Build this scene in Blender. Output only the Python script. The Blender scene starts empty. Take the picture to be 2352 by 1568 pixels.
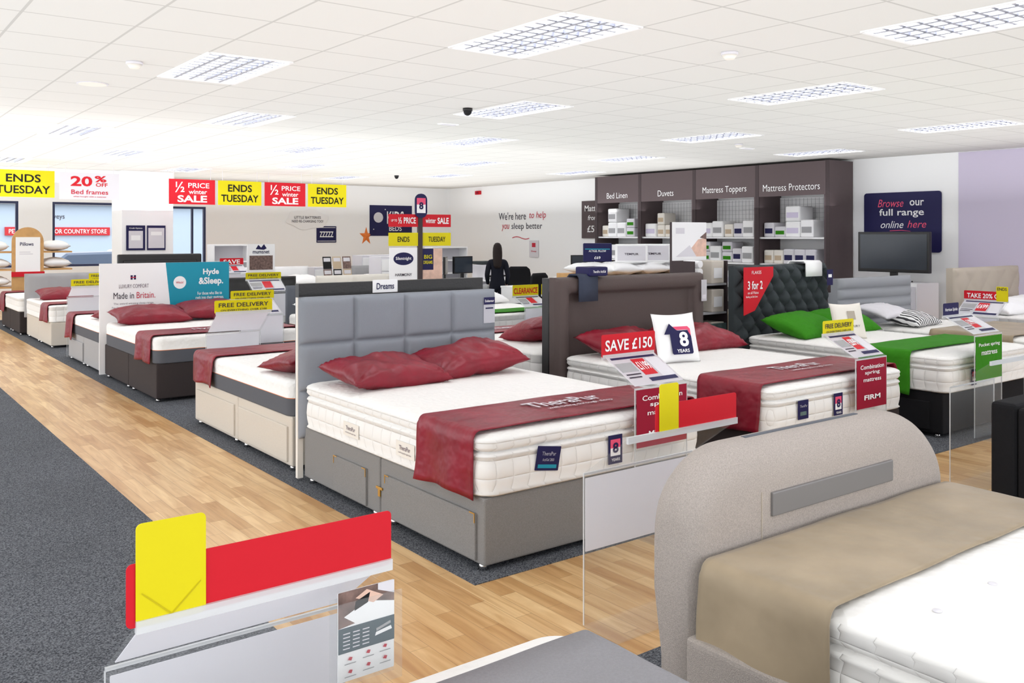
import bpy, bmesh, math, random
from mathutils import Vector, Matrix, noise
R = random.Random(7)
S = bpy.context.scene
COL = S.collection
pi = math.pi
S.view_settings.view_transform = 'Standard'
S.view_settings.look = 'None'
S.view_settings.exposure = 0.42

# ------------------------------------------------------------------ materials
def lin(c):
    o = []
    for v in c:
        v = v / 255
        o.append(v / 12.92 if v <= .04045 else ((v + .055) / 1.055) ** 2.4)
    return (o[0], o[1], o[2], 1)

def new_mat(name):
    m = bpy.data.materials.new(name); m.use_nodes = True
    nt = m.node_tree
    b = nt.nodes['Principled BSDF']
    return m, nt, b

def mat(name, c, rough=.75, metal=0, bump=0, bscale=250, var=0, vscale=12, sheen=0, emis=0):
    m, nt, b = new_mat(name)
    col = lin(c)
    b.inputs['Base Color'].default_value = col
    b.inputs['Roughness'].default_value = rough
    b.inputs['Metallic'].default_value = metal
    if rough >= .5 and not metal: b.inputs['Specular IOR Level'].default_value = .25
    if sheen:
        b.inputs['Sheen Weight'].default_value = sheen
        b.inputs['Sheen Roughness'].default_value = .4
    if emis:
        b.inputs['Emission Color'].default_value = col
        b.inputs['Emission Strength'].default_value = emis
    tc = nt.nodes.new('ShaderNodeTexCoord')
    if bump:
        n = nt.nodes.new('ShaderNodeTexNoise'); n.inputs['Scale'].default_value = bscale
        n.inputs['Detail'].default_value = 2
        bp = nt.nodes.new('ShaderNodeBump'); bp.inputs['Strength'].default_value = bump
        bp.inputs['Distance'].default_value = .01 if bscale > 40 else .04
        nt.links.new(tc.outputs['Object'], n.inputs['Vector'])
        nt.links.new(n.outputs['Fac'], bp.inputs['Height'])
        nt.links.new(bp.outputs['Normal'], b.inputs['Normal'])
    if var:
        n = nt.nodes.new('ShaderNodeTexNoise'); n.inputs['Scale'].default_value = vscale
        n.inputs['Detail'].default_value = 4
        r = nt.nodes.new('ShaderNodeValToRGB')
        r.color_ramp.elements[0].position = .3; r.color_ramp.elements[1].position = .7
        r.color_ramp.elements[0].color = tuple(v * (1 - var) for v in col[:3]) + (1,)
        r.color_ramp.elements[1].color = tuple(min(1, v * (1 + var)) for v in col[:3]) + (1,)
        nt.links.new(tc.outputs['Object'], n.inputs['Vector'])
        nt.links.new(n.outputs['Fac'], r.inputs['Fac'])
        nt.links.new(r.outputs['Color'], b.inputs['Base Color'])
    return m

def mat_wood_floor():
    m, nt, b = new_mat('wood_plank_floor')
    tc = nt.nodes.new('ShaderNodeTexCoord')
    mp = nt.nodes.new('ShaderNodeMapping'); mp.inputs['Rotation'].default_value = (0, 0, pi / 2)
    br = nt.nodes.new('ShaderNodeTexBrick')
    br.inputs['Color1'].default_value = lin((234, 199, 146)); br.inputs['Color2'].default_value = lin((200, 155, 100))
    br.inputs['Mortar'].default_value = lin((174, 138, 94))
    br.inputs['Scale'].default_value = 1; br.inputs['Mortar Size'].default_value = .0012
    br.inputs['Brick Width'].default_value = .6; br.inputs['Row Height'].default_value = .085
    br.offset = .37
    mp2 = nt.nodes.new('ShaderNodeMapping'); mp2.inputs['Scale'].default_value = (20, 1.8, 1)
    n = nt.nodes.new('ShaderNodeTexNoise'); n.inputs['Scale'].default_value = 1; n.inputs['Detail'].default_value = 8
    n.inputs['Distortion'].default_value = 1.0
    r = nt.nodes.new('ShaderNodeValToRGB')
    r.color_ramp.elements[0].position = .35; r.color_ramp.elements[0].color = (.72, .60, .46, 1)
    r.color_ramp.elements[1].position = .62; r.color_ramp.elements[1].color = (1, 1, 1, 1)
    mx = nt.nodes.new('ShaderNodeMix'); mx.data_type = 'RGBA'; mx.blend_type = 'MULTIPLY'; mx.inputs[0].default_value = .8
    L = nt.links.new
    L(tc.outputs['Object'], mp.inputs['Vector']); L(mp.outputs['Vector'], br.inputs['Vector'])
    L(tc.outputs['Object'], mp2.inputs['Vector']); L(mp2.outputs['Vector'], n.inputs['Vector'])
    L(n.outputs['Fac'], r.inputs['Fac']); L(br.outputs['Color'], mx.inputs[6]); L(r.outputs['Color'], mx.inputs[7])
    L(mx.outputs[2], b.inputs['Base Color'])
    b.inputs['Roughness'].default_value = .3
    return m

def mat_carpet():
    m, nt, b = new_mat('speckled_carpet')
    tc = nt.nodes.new('ShaderNodeTexCoord')
    n = nt.nodes.new('ShaderNodeTexNoise'); n.inputs['Scale'].default_value = 150; n.inputs['Detail'].default_value = 3
    r = nt.nodes.new('ShaderNodeValToRGB')
    r.color_ramp.elements[0].position = .36; r.color_ramp.elements[0].color = lin((60, 63, 69))
    r.color_ramp.elements[1].position = .68; r.color_ramp.elements[1].color = lin((134, 137, 143))
    n2 = nt.nodes.new('ShaderNodeTexNoise'); n2.inputs['Scale'].default_value = 1.3
    mx = nt.nodes.new('ShaderNodeMix'); mx.data_type = 'RGBA'; mx.blend_type = 'MULTIPLY'; mx.inputs[0].default_value = .3
    bp = nt.nodes.new('ShaderNodeBump'); bp.inputs['Strength'].default_value = .4; bp.inputs['Distance'].default_value = .01
    L = nt.links.new
    L(tc.outputs['Object'], n.inputs['Vector']); L(n.outputs['Fac'], r.inputs['Fac'])
    L(tc.outputs['Object'], n2.inputs['Vector']); L(r.outputs['Color'], mx.inputs[6]); L(n2.outputs['Fac'], mx.inputs[7])
    L(mx.outputs[2], b.inputs['Base Color']); L(n.outputs['Fac'], bp.inputs['Height']); L(bp.outputs['Normal'], b.inputs['Normal'])
    b.inputs['Roughness'].default_value = .95; b.inputs['Specular IOR Level'].default_value = .1
    return m

def mat_ceiling():
    m, nt, b = new_mat('ceiling_tiles')
    tc = nt.nodes.new('ShaderNodeTexCoord'); sp = nt.nodes.new('ShaderNodeSeparateXYZ')
    L = nt.links.new
    L(tc.outputs['Object'], sp.inputs[0])
    outs = []
    for ax, off in (('X', 3.40), ('Y', 3.97)):
        a = nt.nodes.new('ShaderNodeMath'); a.operation = 'SUBTRACT'; L(sp.outputs[ax], a.inputs[0]); a.inputs[1].default_value = off - 625
        d = nt.nodes.new('ShaderNodeMath'); d.operation = 'DIVIDE'; L(a.outputs[0], d.inputs[0]); d.inputs[1].default_value = .625
        f = nt.nodes.new('ShaderNodeMath'); f.operation = 'FRACT'; L(d.outputs[0], f.inputs[0])
        s = nt.nodes.new('ShaderNodeMath'); s.operation = 'SUBTRACT'; L(f.outputs[0], s.inputs[0]); s.inputs[1].default_value = .5
        ab = nt.nodes.new('ShaderNodeMath'); ab.operation = 'ABSOLUTE'; L(s.outputs[0], ab.inputs[0])
        g = nt.nodes.new('ShaderNodeMath'); g.operation = 'GREATER_THAN'; L(ab.outputs[0], g.inputs[0]); g.inputs[1].default_value = .486
        outs.append(g)
    mxm = nt.nodes.new('ShaderNodeMath'); mxm.operation = 'MAXIMUM'
    L(outs[0].outputs[0], mxm.inputs[0]); L(outs[1].outputs[0], mxm.inputs[1])
    mx = nt.nodes.new('ShaderNodeMix'); mx.data_type = 'RGBA'
    mx.inputs[6].default_value = lin((217, 216, 212)); mx.inputs[7].default_value = lin((192, 191, 187))
    L(mxm.outputs[0], mx.inputs[0]); L(mx.outputs[2], b.inputs['Base Color'])
    b.inputs['Roughness'].default_value = .9
    return m

def mat_mattress(name, side, c=(241, 240, 237)):
    m, nt, b = new_mat(name)
    b.inputs['Base Color'].default_value = lin(c); b.inputs['Roughness'].default_value = .85
    tc = nt.nodes.new('ShaderNodeTexCoord'); L = nt.links.new
    bp = nt.nodes.new('ShaderNodeBump'); bp.inputs['Distance'].default_value = .012
    if side:
        sp = nt.nodes.new('ShaderNodeSeparateXYZ'); L(tc.outputs['Object'], sp.inputs[0])
        ad = nt.nodes.new('ShaderNodeMath'); L(sp.outputs['X'], ad.inputs[0]); L(sp.outputs['Y'], ad.inputs[1])
        res = []
        for src, per in ((ad.outputs[0], .1), (sp.outputs['Z'], .085)):
            mu = nt.nodes.new('ShaderNodeMath'); mu.operation = 'MULTIPLY'; L(src, mu.inputs[0]); mu.inputs[1].default_value = pi / per
            sn = nt.nodes.new('ShaderNodeMath'); sn.operation = 'SINE'; L(mu.outputs[0], sn.inputs[0])
            ab = nt.nodes.new('ShaderNodeMath'); ab.operation = 'ABSOLUTE'; L(sn.outputs[0], ab.inputs[0])
            po = nt.nodes.new('ShaderNodeMath'); po.operation = 'POWER'; L(ab.outputs[0], po.inputs[0]); po.inputs[1].default_value = .35
            res.append(po)
        mm = nt.nodes.new('ShaderNodeMath'); mm.operation = 'MULTIPLY'
        L(res[0].outputs[0], mm.inputs[0]); L(res[1].outputs[0], mm.inputs[1]); L(mm.outputs[0], bp.inputs['Height'])
        bp.inputs['Strength'].default_value = .7
    else:
        v = nt.nodes.new('ShaderNodeTexVoronoi'); v.inputs['Scale'].default_value = 30
        L(tc.outputs['Object'], v.inputs['Vector']); L(v.outputs['Distance'], bp.inputs['Height'])
        bp.inputs['Strength'].default_value = .35
    L(bp.outputs['Normal'], b.inputs['Normal'])
    return m

def mat_clear(name, fac=.16, tint=(.96, .97, .975)):
    m = bpy.data.materials.new(name); m.use_nodes = True; nt = m.node_tree
    b = nt.nodes['Principled BSDF']; o = nt.nodes['Material Output']
    b.inputs['Base Color'].default_value = (.82, .84, .86, 1); b.inputs['Roughness'].default_value = .08
    t = nt.nodes.new('ShaderNodeBsdfTransparent'); t.inputs['Color'].default_value = tint + (1,)
    mx = nt.nodes.new('ShaderNodeMixShader'); mx.inputs[0].default_value = fac
    nt.links.new(t.outputs[0], mx.inputs[1]); nt.links.new(b.outputs[0], mx.inputs[2]); nt.links.new(mx.outputs[0], o.inputs[0])
    return m

def mat_paper(name, c):
    m, nt, b = new_mat(name); o = nt.nodes['Material Output']
    b.inputs['Base Color'].default_value = lin(c); b.inputs['Roughness'].default_value = .6
    t = nt.nodes.new('ShaderNodeBsdfTranslucent'); t.inputs['Color'].default_value = lin(c)
    mx = nt.nodes.new('ShaderNodeMixShader'); mx.inputs[0].default_value = .65
    nt.links.new(b.outputs[0], mx.inputs[1]); nt.links.new(t.outputs[0], mx.inputs[2]); nt.links.new(mx.outputs[0], o.inputs[0])
    return m

M = {}
M['wood'] = mat_wood_floor(); M['carpet'] = mat_carpet(); M['ceil'] = mat_ceiling()
M['mside'] = mat_mattress('quilted_side_cloth', True); M['mtop'] = mat_mattress('knitted_top_cloth', False)
M['clear'] = mat_clear('clear_acrylic', .07, (.98, .985, .985)); M['glass'] = mat_clear('window_glass', .04)
M['edge'] = mat_clear('acrylic_edge', .7)
def d(k, *a, **kw): M[k] = mat(k, *a, **kw)
d('wall', (253, 254, 255), .9, bump=.03); d('lilac', (214, 206, 228), .9)
d('white', (248, 248, 249), .6); M['paper'] = mat_paper('paper', (250, 250, 254)); d('off', (236, 231, 222), .8, bump=.1)
d('yellow', (222, 208, 12), .5); d('red', (206, 24, 40), .5); d('crimson', (150, 10, 46), .5)
d('black', (18, 18, 20), .5); d('blackfab', (24, 24, 27), .85, bump=.25); d('blackleather', (30, 29, 31), .38, bump=.1, bscale=60)
d('navy', (32, 30, 78), .5); d('navyfab', (62, 68, 84), .9, bump=.2); d('teal', (0, 146, 172), .45); d('pink', (236, 88, 124), .5); d('green', (52, 130, 18), .85, bump=.3, bscale=11)
d('velvet', (128, 2, 32), .42, var=.2, vscale=4, bump=.4, bscale=9); d('greyfab', (138, 137, 136), .9, bump=.35, bscale=420, var=.14, vscale=260)
d('bluegrey', (141, 146, 154), .85, bump=.25, bscale=420); d('cream', (212, 204, 192), .85, bump=.3, bscale=300, var=.05, vscale=200)
d('brownfab', (58, 51, 51), .75, bump=.2); d('brownleather', (88, 76, 74), .55, bump=.12, bscale=90)
d('unit', (92, 80, 82), .6); d('unitdark', (70, 60, 62), .6)
d('lightgrey', (168, 168, 170), .85, bump=.25); d('foamgrey', (100, 104, 112), .85, bump=.15)
d('charcoal', (60, 66, 69), .8, bump=.3, bscale=400); d('silver', (150, 153, 158), .7, bump=.1)
d('oat', (178, 169, 162), .9, bump=.5, bscale=420, var=.14, vscale=240); d('khaki', (160, 144, 120), .5, sheen=.15, var=.16, vscale=4, bump=.3, bscale=7)
d('greythrow', (146, 145, 149), .9, bump=.3, var=.05, vscale=150); d('screenpanel', (120, 118, 118), .4)
d('chrome', (215, 215, 215), .15, 1); d('brass', (205, 165, 90), .3, 1); d('orange', (236, 130, 60), .6)
d('alu', (138, 140, 150), .35, .2); d('traymetal', (168, 171, 180), .4, .1); d('frame', (236, 236, 236), .5); d('lamp', (252, 252, 255), .5, emis=22)
d('woodlight', (205, 160, 105), .5, var=.1, vscale=9); d('screen', (44, 52, 62), .2); d('plastic', (20, 20, 22), .3)
d('skin', (214, 170, 148), .6); d('hair', (32, 22, 20), .6, bump=.3, bscale=90); d('cloth', (20, 22, 34), .85, bump=.1)
d('redtxt', (200, 46, 68), .5); d('greytxt', (56, 48, 62), .6); d('beige', (184, 174, 160), .85, bump=.2); d('midtxt', (120, 108, 120), .6)
d('pale', (220, 218, 224), .7); d('kraft', (196, 176, 150), .7); d('photoa', (120, 98, 92), .5, var=.5, vscale=26); d('photob', (92, 112, 110), .5, var=.3, vscale=18)
d('facade', (190, 206, 222), .8); d('asphalt', (130, 132, 136), .9); d('carblue', (80, 96, 120), .3, .3); d('pinkskin', (226, 190, 172), .5, var=.15, vscale=14)
d('windowframe', (60, 66, 96), .5); d('zebra', (240, 240, 240), .8); d('leafteal', (70, 88, 96), .5); d('foldline', (196, 180, 14), .6)
nt = M['zebra'].node_tree
w = nt.nodes.new('ShaderNodeTexWave'); w.inputs['Scale'].default_value = 7; w.inputs['Distortion'].default_value = 3.5
r = nt.nodes.new('ShaderNodeValToRGB'); r.color_ramp.interpolation = 'CONSTANT'; r.color_ramp.elements[1].position = .45
r.color_ramp.elements[0].color = (.04, .04, .045, 1); r.color_ramp.elements[1].color = (.85, .85, .85, 1)
tc = nt.nodes.new('ShaderNodeTexCoord')
nt.links.new(tc.outputs['Object'], w.inputs['Vector']); nt.links.new(w.outputs['Fac'], r.inputs['Fac'])
nt.links.new(r.outputs['Color'], nt.nodes['Principled BSDF'].inputs['Base Color'])

# ------------------------------------------------------------------ builders
def meta(o, label=None, cat=None, group=None, kind=None):
    if label: o['label'] = label
    if cat: o['category'] = cat
    if group: o['group'] = group
    if kind: o['kind'] = kind
    return o

def thing(name, label, cat, loc, rz=0, group=None):
    o = bpy.data.objects.new(name, None); o.empty_display_size = .1
    COL.objects.link(o); o.location = loc; o.rotation_euler = (0, 0, rz)
    return meta(o, label, cat, group)

def finish(name, bm, mats, parent=None, loc=(0, 0, 0), rot=(0, 0, 0), smooth=False, fix=True):
    if fix: bmesh.ops.recalc_face_normals(bm, faces=bm.faces)
    me = bpy.data.meshes.new(name); bm.to_mesh(me); bm.free()
    if not isinstance(mats, (list, tuple)): mats = [mats]
    for m in mats: me.materials.append(m)
    if smooth:
        for p in me.polygons: p.use_smooth = True
    o = bpy.data.objects.new(name, me); COL.objects.link(o)
    o.parent = parent; o.location = loc; o.rotation_euler = rot
    return o

def add_box(bm, a, b, bev=0, seg=2, mi=0):
    vs = [bm.verts.new((x, y, z)) for x in (a[0], b[0]) for y in (a[1], b[1]) for z in (a[2], b[2])]
    fs = [bm.faces.new([vs[i] for i in q]) for q in ((0, 1, 3, 2), (4, 6, 7, 5), (0, 4, 5, 1), (2, 3, 7, 6), (0, 2, 6, 4), (1, 5, 7, 3))]
    for f in fs: f.material_index = mi
    if bev:
        es = list({e for f in fs for e in f.edges})
        bmesh.ops.bevel(bm, geom=es, offset=bev, segments=seg, profile=.6, affect='EDGES', material=-1)

def box(name, a, b, m, parent=None, bev=.006, seg=2, loc=(0, 0, 0), rot=(0, 0, 0), smooth=False):
    bm = bmesh.new(); add_box(bm, a, b, bev, seg)
    return finish(name, bm, m, parent, loc, rot, smooth)

def cyl(name, p, r, h, m, parent=None, n=20, r2=None, rot=(0, 0, 0)):
    bm = bmesh.new()
    bmesh.ops.create_cone(bm, cap_ends=True, segments=n, radius1=r, radius2=r if r2 is None else r2, depth=h)
    bmesh.ops.translate(bm, verts=bm.verts, vec=(0, 0, h / 2))
    o = finish(name, bm, m, parent, p, rot)
    for f in o.data.polygons: f.use_smooth = len(f.vertices) == 4
    return o

def rrect(cx, cy, w, l, r, n=6):
    pts = []; r = max(.002, min(r, w / 2 - .001, l / 2 - .001))
    for k, (sx, sy) in enumerate(((1, 1), (-1, 1), (-1, -1), (1, -1))):
        for i in range(n + 1):
            a = k * pi / 2 + i * pi / 2 / n
            pts.append((cx + sx * (w / 2 - r) + r * math.cos(a), cy + sy * (l / 2 - r) + r * math.sin(a)))
    return pts

def loft(name, rings, mats, parent=None, loc=(0, 0, 0), rot=(0, 0, 0), matfn=None, smooth=True, caps=(True, True)):
    bm = bmesh.new(); R_ = [[bm.verts.new(p) for p in ring] for ring in rings]; n = len(rings[0])
    for a, b in zip(R_, R_[1:]):
        for i in range(n): bm.faces.new((a[i], a[(i + 1) % n], b[(i + 1) % n], b[i]))
    if caps[0]: bm.faces.new(R_[0][::-1])
    if caps[1]: bm.faces.new(R_[-1])
    bmesh.ops.recalc_face_normals(bm, faces=bm.faces)
    if matfn:
        for f in bm.faces: f.material_index = matfn(f.calc_center_median(), f.normal)
    return finish(name, bm, mats, parent, loc, rot, smooth)

def pillow(name, label, cat, loc, rot, w, l, t, m, group=None, wr=.018, seed=0, n=26):
    bm = bmesh.new(); V = {}
    for s in (1, -1):
        for i in range(n + 1):
            for j in range(n + 1):
                u = -1 + 2 * i / n; v = -1 + 2 * j / n
                if s == -1 and (i in (0, n) or j in (0, n)): V[(s, i, j)] = V[(1, i, j)]; continue
                x = w / 2 * u * (1 - .07 * (1 - v * v)); y = l / 2 * v * (1 - .08 * (1 - u * u))
                h = (max(0, 1 - abs(u) ** 2.4) * max(0, 1 - abs(v) ** 2.4)) ** .5
                z = s * t / 2 * h + wr * noise.noise(Vector((x * 5 + seed, y * 6, s * 2))) * h
                rr_ = math.hypot(abs(u) - 1, abs(v) - 1)
                z += wr * .9 * math.sin(math.atan2(abs(v) - 1, abs(u) - 1) * 13 + seed) * h * (1 - h) * 1.6 * math.exp(-rr_ * 1.2)
                z += wr * .6 * noise.noise(Vector((x * 16 + seed, y * 9 + x * 6, s * 3))) * h
                z -= (.012 if wr > .01 else 0) * (abs(u * v) ** 3)
                V[(s, i, j)] = bm.verts.new((x, y, z))
    for s in (1, -1):
        for i in range(n):
            for j in range(n):
                q = [V[(s, i, j)], V[(s, i + 1, j)], V[(s, i + 1, j + 1)], V[(s, i, j + 1)]]
                bm.faces.new(q if s == 1 else q[::-1])
    o = finish(name, bm, m, None, loc, rot, True)
    return meta(o, label, cat, group)

TC = {}
def text_mesh(s, bold=.0, shear=0):
    k = (s, bold, shear)
    if k in TC: return TC[k]
    cu = bpy.data.curves.new('t', 'FONT'); cu.body = s; cu.size = 1; cu.offset = bold; cu.shear = shear
    cu.resolution_u = 3; cu.align_x = 'CENTER'
    o = bpy.data.objects.new('t', cu); COL.objects.link(o)
    dg = bpy.context.evaluated_depsgraph_get()
    me = bpy.data.meshes.new_from_object(o.evaluated_get(dg))
    bpy.data.objects.remove(o)
    P = [v.co.copy() for v in me.vertices]; F = [tuple(p.vertices) for p in me.polygons]
    bpy.data.meshes.remove(me)
    x0 = min(p.x for p in P); x1 = max(p.x for p in P); y0 = min(p.y for p in P); y1 = max(p.y for p in P)
    Q = [((p.x - x0) / (x1 - x0) - .5, (p.y - y0) / (y1 - y0) - .5) for p in P]
    TC[k] = (Q, F); return TC[k]

def text(s, w, h, m, parent, loc, rot=(0, 0, 0), bold=0.0, shear=0, name='lettering'):
    Q, F = text_mesh(s, bold, shear)
    me = bpy.data.meshes.new(name); me.from_pydata([(x * w, y * h, 0) for x, y in Q], [], F); me.materials.append(m)
    o = bpy.data.objects.new(name, me); COL.objects.link(o); o.parent = parent; o.location = loc; o.rotation_euler = rot
    return o

def patch(name, pts, m, parent, z=.0012, rot=(0, 0, 0)):
    me = bpy.data.meshes.new(name); me.from_pydata([(p[0], p[1], z) for p in pts], [], [tuple(range(len(pts)))]); me.materials.append(m)
    o = bpy.data.objects.new(name, me); COL.objects.link(o); o.parent = parent; o.rotation_euler = rot
    return o

def card(name, parent, loc, rot, w, h, m, lines=(), thick=.004, r=0.0, label=None, cat=None, group=None, back=False):
    pts = rrect(0, 0, w, h, r if r else .0021, 5 if r else 1)
    bm = bmesh.new(); a = [bm.verts.new((p[0], p[1], 0)) for p in pts]; b = [bm.verts.new((p[0], p[1], -thick)) for p in pts]
    bm.faces.new(a); bm.faces.new(b[::-1]); n = len(pts)
    for i in range(n): bm.faces.new((a[i], b[i], b[(i + 1) % n], a[(i + 1) % n]))
    o = finish(name, bm, m, parent, loc, rot)
    meta(o, label, cat, group)
    k = 0
    for L in lines:
        k += 1
        if L[0] == 'R':
            _, u0, v0, u1, v1, mm = L[:6]
            q = [((u0 - .5) * w, (v0 - .5) * h), ((u1 - .5) * w, (v0 - .5) * h), ((u1 - .5) * w, (v1 - .5) * h), ((u0 - .5) * w, (v1 - .5) * h)]
            patch('printed_block', q, mm, o, .0008 + .0001 * k)
            if back: patch('printed_block', [(-p[0], p[1]) for p in q], mm, o, -thick - .0008 - .0001 * k)
        elif L[0] == 'P':
            patch('printed_shape', [((u - .5) * w, (v - .5) * h) for u, v in L[1]], L[2], o, .0008 + .0001 * k)
        else:
            s, u, v, wf, hf, mm = L[:6]; sh = L[6] if len(L) > 6 else 0; bo = L[7] if len(L) > 7 else .012
            text(s, wf * w, hf * h, mm, o, ((u - .5) * w, (v - .5) * h, .0035), bold=bo, shear=sh)
            if back: text(s, wf * w, hf * h, mm, o, ((.5 - u) * w, (v - .5) * h, -thick - .0035), (0, pi, 0), bold=bo, shear=sh)
    return o

def dup(src, loc, rz=None, group=None):
    def rec(o, par):
        c = o.copy(); COL.objects.link(c)
        if par: c.parent = par
        for ch in list(o.children): rec(ch, c)
        return c
    c = rec(src, None); c.location = loc
    if rz is not None: c.rotation_euler = (c.rotation_euler[0], c.rotation_euler[1], rz)
    if group: c['group'] = group
    return c

def relief(name, parent, x0, x1, z0, z1, yf, thick, fn, nx, nz, m):
    bm = bmesh.new(); G = []
    for i in range(nx + 1):
        c = []
        for j in range(nz + 1):
            x = x0 + (x1 - x0) * i / nx; z = z0 + (z1 - z0) * j / nz
            c.append(bm.verts.new((x, yf - fn(x - x0, z - z0), z)))
        G.append(c)
    for i in range(nx):
        for j in range(nz): bm.faces.new((G[i][j], G[i + 1][j], G[i + 1][j + 1], G[i][j + 1]))
    loop = [G[i][0] for i in range(nx + 1)] + [G[nx][j] for j in range(1, nz + 1)] + [G[i][nz] for i in range(nx - 1, -1, -1)] + [G[0][j] for j in range(nz - 1, 0, -1)]
    bk = [bm.verts.new((v.co.x, yf + thick, v.co.z)) for v in loop]; n = len(loop)
    for i in range(n): bm.faces.new((loop[i], bk[i], bk[(i + 1) % n], loop[(i + 1) % n]))
    bm.faces.new(bk)
    o = finish(name, bm, m, parent)
    me = o.data
    for p in me.polygons: p.use_smooth = len(p.vertices) == 4 and p.index < nx * nz
    return o

# ------------------------------------------------------------------ camera & world
cam = bpy.data.cameras.new('camera'); co = bpy.data.objects.new('camera', cam); COL.objects.link(co)
co.location = (0, 0, 1.6); co.rotation_euler = (pi / 2, 0, -math.atan(1578 / 2080))
cam.lens = 2080 / 2352 * 36; cam.sensor_width = 36; cam.shift_y = -246 / 2352; cam.clip_start = .05; cam.clip_end = 300
S.camera = co
W = bpy.data.worlds.new('sky'); S.world = W; W.use_nodes = True
bg = W.node_tree.nodes['Background']; bg.inputs[0].default_value = (.96, .975, 1, 1); bg.inputs[1].default_value = 1.95
for i, (x, y, sx, sy, p) in enumerate(((5.5, 4.5, 16, 13, 365), (5.5, 15.8, 16, 10, 410))):  # added upward area lamps, not shop fixtures: brighten the ceiling and bounce fill light
    la = bpy.data.lights.new('added_ceiling_fill', 'AREA'); la.shape = 'RECTANGLE'; la.size = sx; la.size_y = sy; la.energy = p; la.color = (1, 1, 1)
    lo = bpy.data.objects.new('added_ceiling_fill', la); COL.objects.link(lo); lo.location = (x, y, 2.08); lo.rotation_euler = (pi, 0, 0)

# ------------------------------------------------------------------ room shell
CZ = 2.88; XR = 14.05; YB = 21.5
lights = [(3.71, 4.58), (2.46, 6.96), (3.75, 9.83), (5.65, 7.45), (7.12, 4.98), (5.52, 2.61), (2.46, 12.17), (3.75, 15.07),
          (7.15, 10.29), (9.33, 7.95), (10.75, 5.35), (5.75, 12.9), (7.2, 15.9), (2.5, 17.6), (9.4, 13.5), (10.85, 11.06),
          (12.4, 8.4), (10.85, 16.7), (12.45, 14.2), (5.7, 18.2), (9.35, 18.6),
          (2.46, 1.7), (3.75, -.8), (-.6, 4.6), (-.6, 9.8), (.9, -1.5), (9.33, 2.6), (12.4, 2.9), (7.12, -.4)]
LW, LL = .615, 1.22

def cut_plane(name, xs, ys, holes, mk, m):
    xs = sorted(set(xs)); ys = sorted(set(ys)); bm = bmesh.new(); vv = {}
    def v(i, j):
        if (i, j) not in vv: vv[(i, j)] = bm.verts.new(mk(xs[i], ys[j]))
        return vv[(i, j)]
    for i in range(len(xs) - 1):
        for j in range(len(ys) - 1):
            cx = (xs[i] + xs[i + 1]) / 2; cy = (ys[j] + ys[j + 1]) / 2
            if any(h[0] < cx < h[1] and h[2] < cy < h[3] for h in holes): continue
            bm.faces.new((v(i, j), v(i + 1, j), v(i + 1, j + 1), v(i, j + 1)))
    return finish(name, bm, m)

holes = [(x - LW / 2, x + LW / 2, y - LL / 2, y + LL / 2) for x, y in lights]
xs = [-3, XR] + [h[0] for h in holes] + [h[1] for h in holes]; ys = [-3.5, YB] + [h[2] for h in holes] + [h[3] for h in holes]
c = cut_plane('ceiling', xs, ys, holes, lambda a, b: (a, b, CZ), M['ceil']); meta(c, kind='structure')

fl = box('floor', (-3, -3.5, -.1), (XR, YB, 0), M['wood'], bev=0); meta(fl, kind='structure')
for i, (a, b) in enumerate((((-3, 2.5, 0), (1.455, 21.4, .004)), ((-3, -3.5, 0), (13.9, 2.45, .004)), ((2.36, 3.39, 0), (13.2, 19.2, .004)))):
    o = box('floor', a, b, M['carpet'], bev=0); meta(o, kind='structure')

o = box('wall_right', (XR, -3.5, 0), (XR + .15, YB + .15, CZ), M['wall'], bev=0); meta(o, kind='structure')
o = box('baseboard_right', (XR - .015, -3.4, 0), (XR, YB, .12), M['white'], bev=.003); meta(o, kind='structure')
o = box('trim_lilac_panel', (XR - .012, -3.4, .12), (XR - .001, 7.02, CZ - .01), M['lilac'], bev=0); meta(o, kind='structure')
win = [(1.9, 3.25, .9, 2.3), (3.9, 5.3, .9, 2.3), (6.25, 7.2, .5, 2.25)]
bm = bmesh.new()
xs = sorted([-3, XR] + [w[0] for w in win] + [w[1] for w in win])
for a, b in zip(xs, xs[1:]):
    hole = [w for w in win if w[0] <= (a + b) / 2 <= w[1]]
    if hole:
        add_box(bm, (a, YB, 0), (b, YB + .15, hole[0][2])); add_box(bm, (a, YB, hole[0][3]), (b, YB + .15, CZ))
    else: add_box(bm, (a, YB, 0), (b, YB + .15, CZ))
meta(finish('wall_back', bm, M['wall']), kind='structure')
for i, w in enumerate(win):
    bm = bmesh.new(); t = .05
    add_box(bm, (w[0], YB + .02, w[2]), (w[0] + t, YB + .1, w[3])); add_box(bm, (w[1] - t, YB + .02, w[2]), (w[1], YB + .1, w[3]))
    add_box(bm, (w[0] + t, YB + .02, w[2]), (w[1] - t, YB + .1, w[2] + t)); add_box(bm, (w[0] + t, YB + .02, w[3] - t), (w[1] - t, YB + .1, w[3]))
    if i != 1: add_box(bm, (w[0] + .62, YB + .02, w[2] + t), (w[0] + .66, YB + .1, w[3] - t))
    f = finish('window_%d' % (i + 1), bm, M['windowframe']); meta(f, kind='structure')
    box('pane', (w[0] + t, YB + .055, w[2] + t), (w[1] - t, YB + .062, w[3] - t), M['glass'], f, bev=0)
o = box('wall_pillar', (4.72, 19.1, 0), (5.72, 19.9, CZ - .001), M['wall'], bev=.004); meta(o, kind='structure')
o = box('trim_bulkhead', (-3, 19.3, 2.62), (4.72, 19.6, CZ - .002), M['wall'], bev=0); meta(o, kind='structure')

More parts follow.
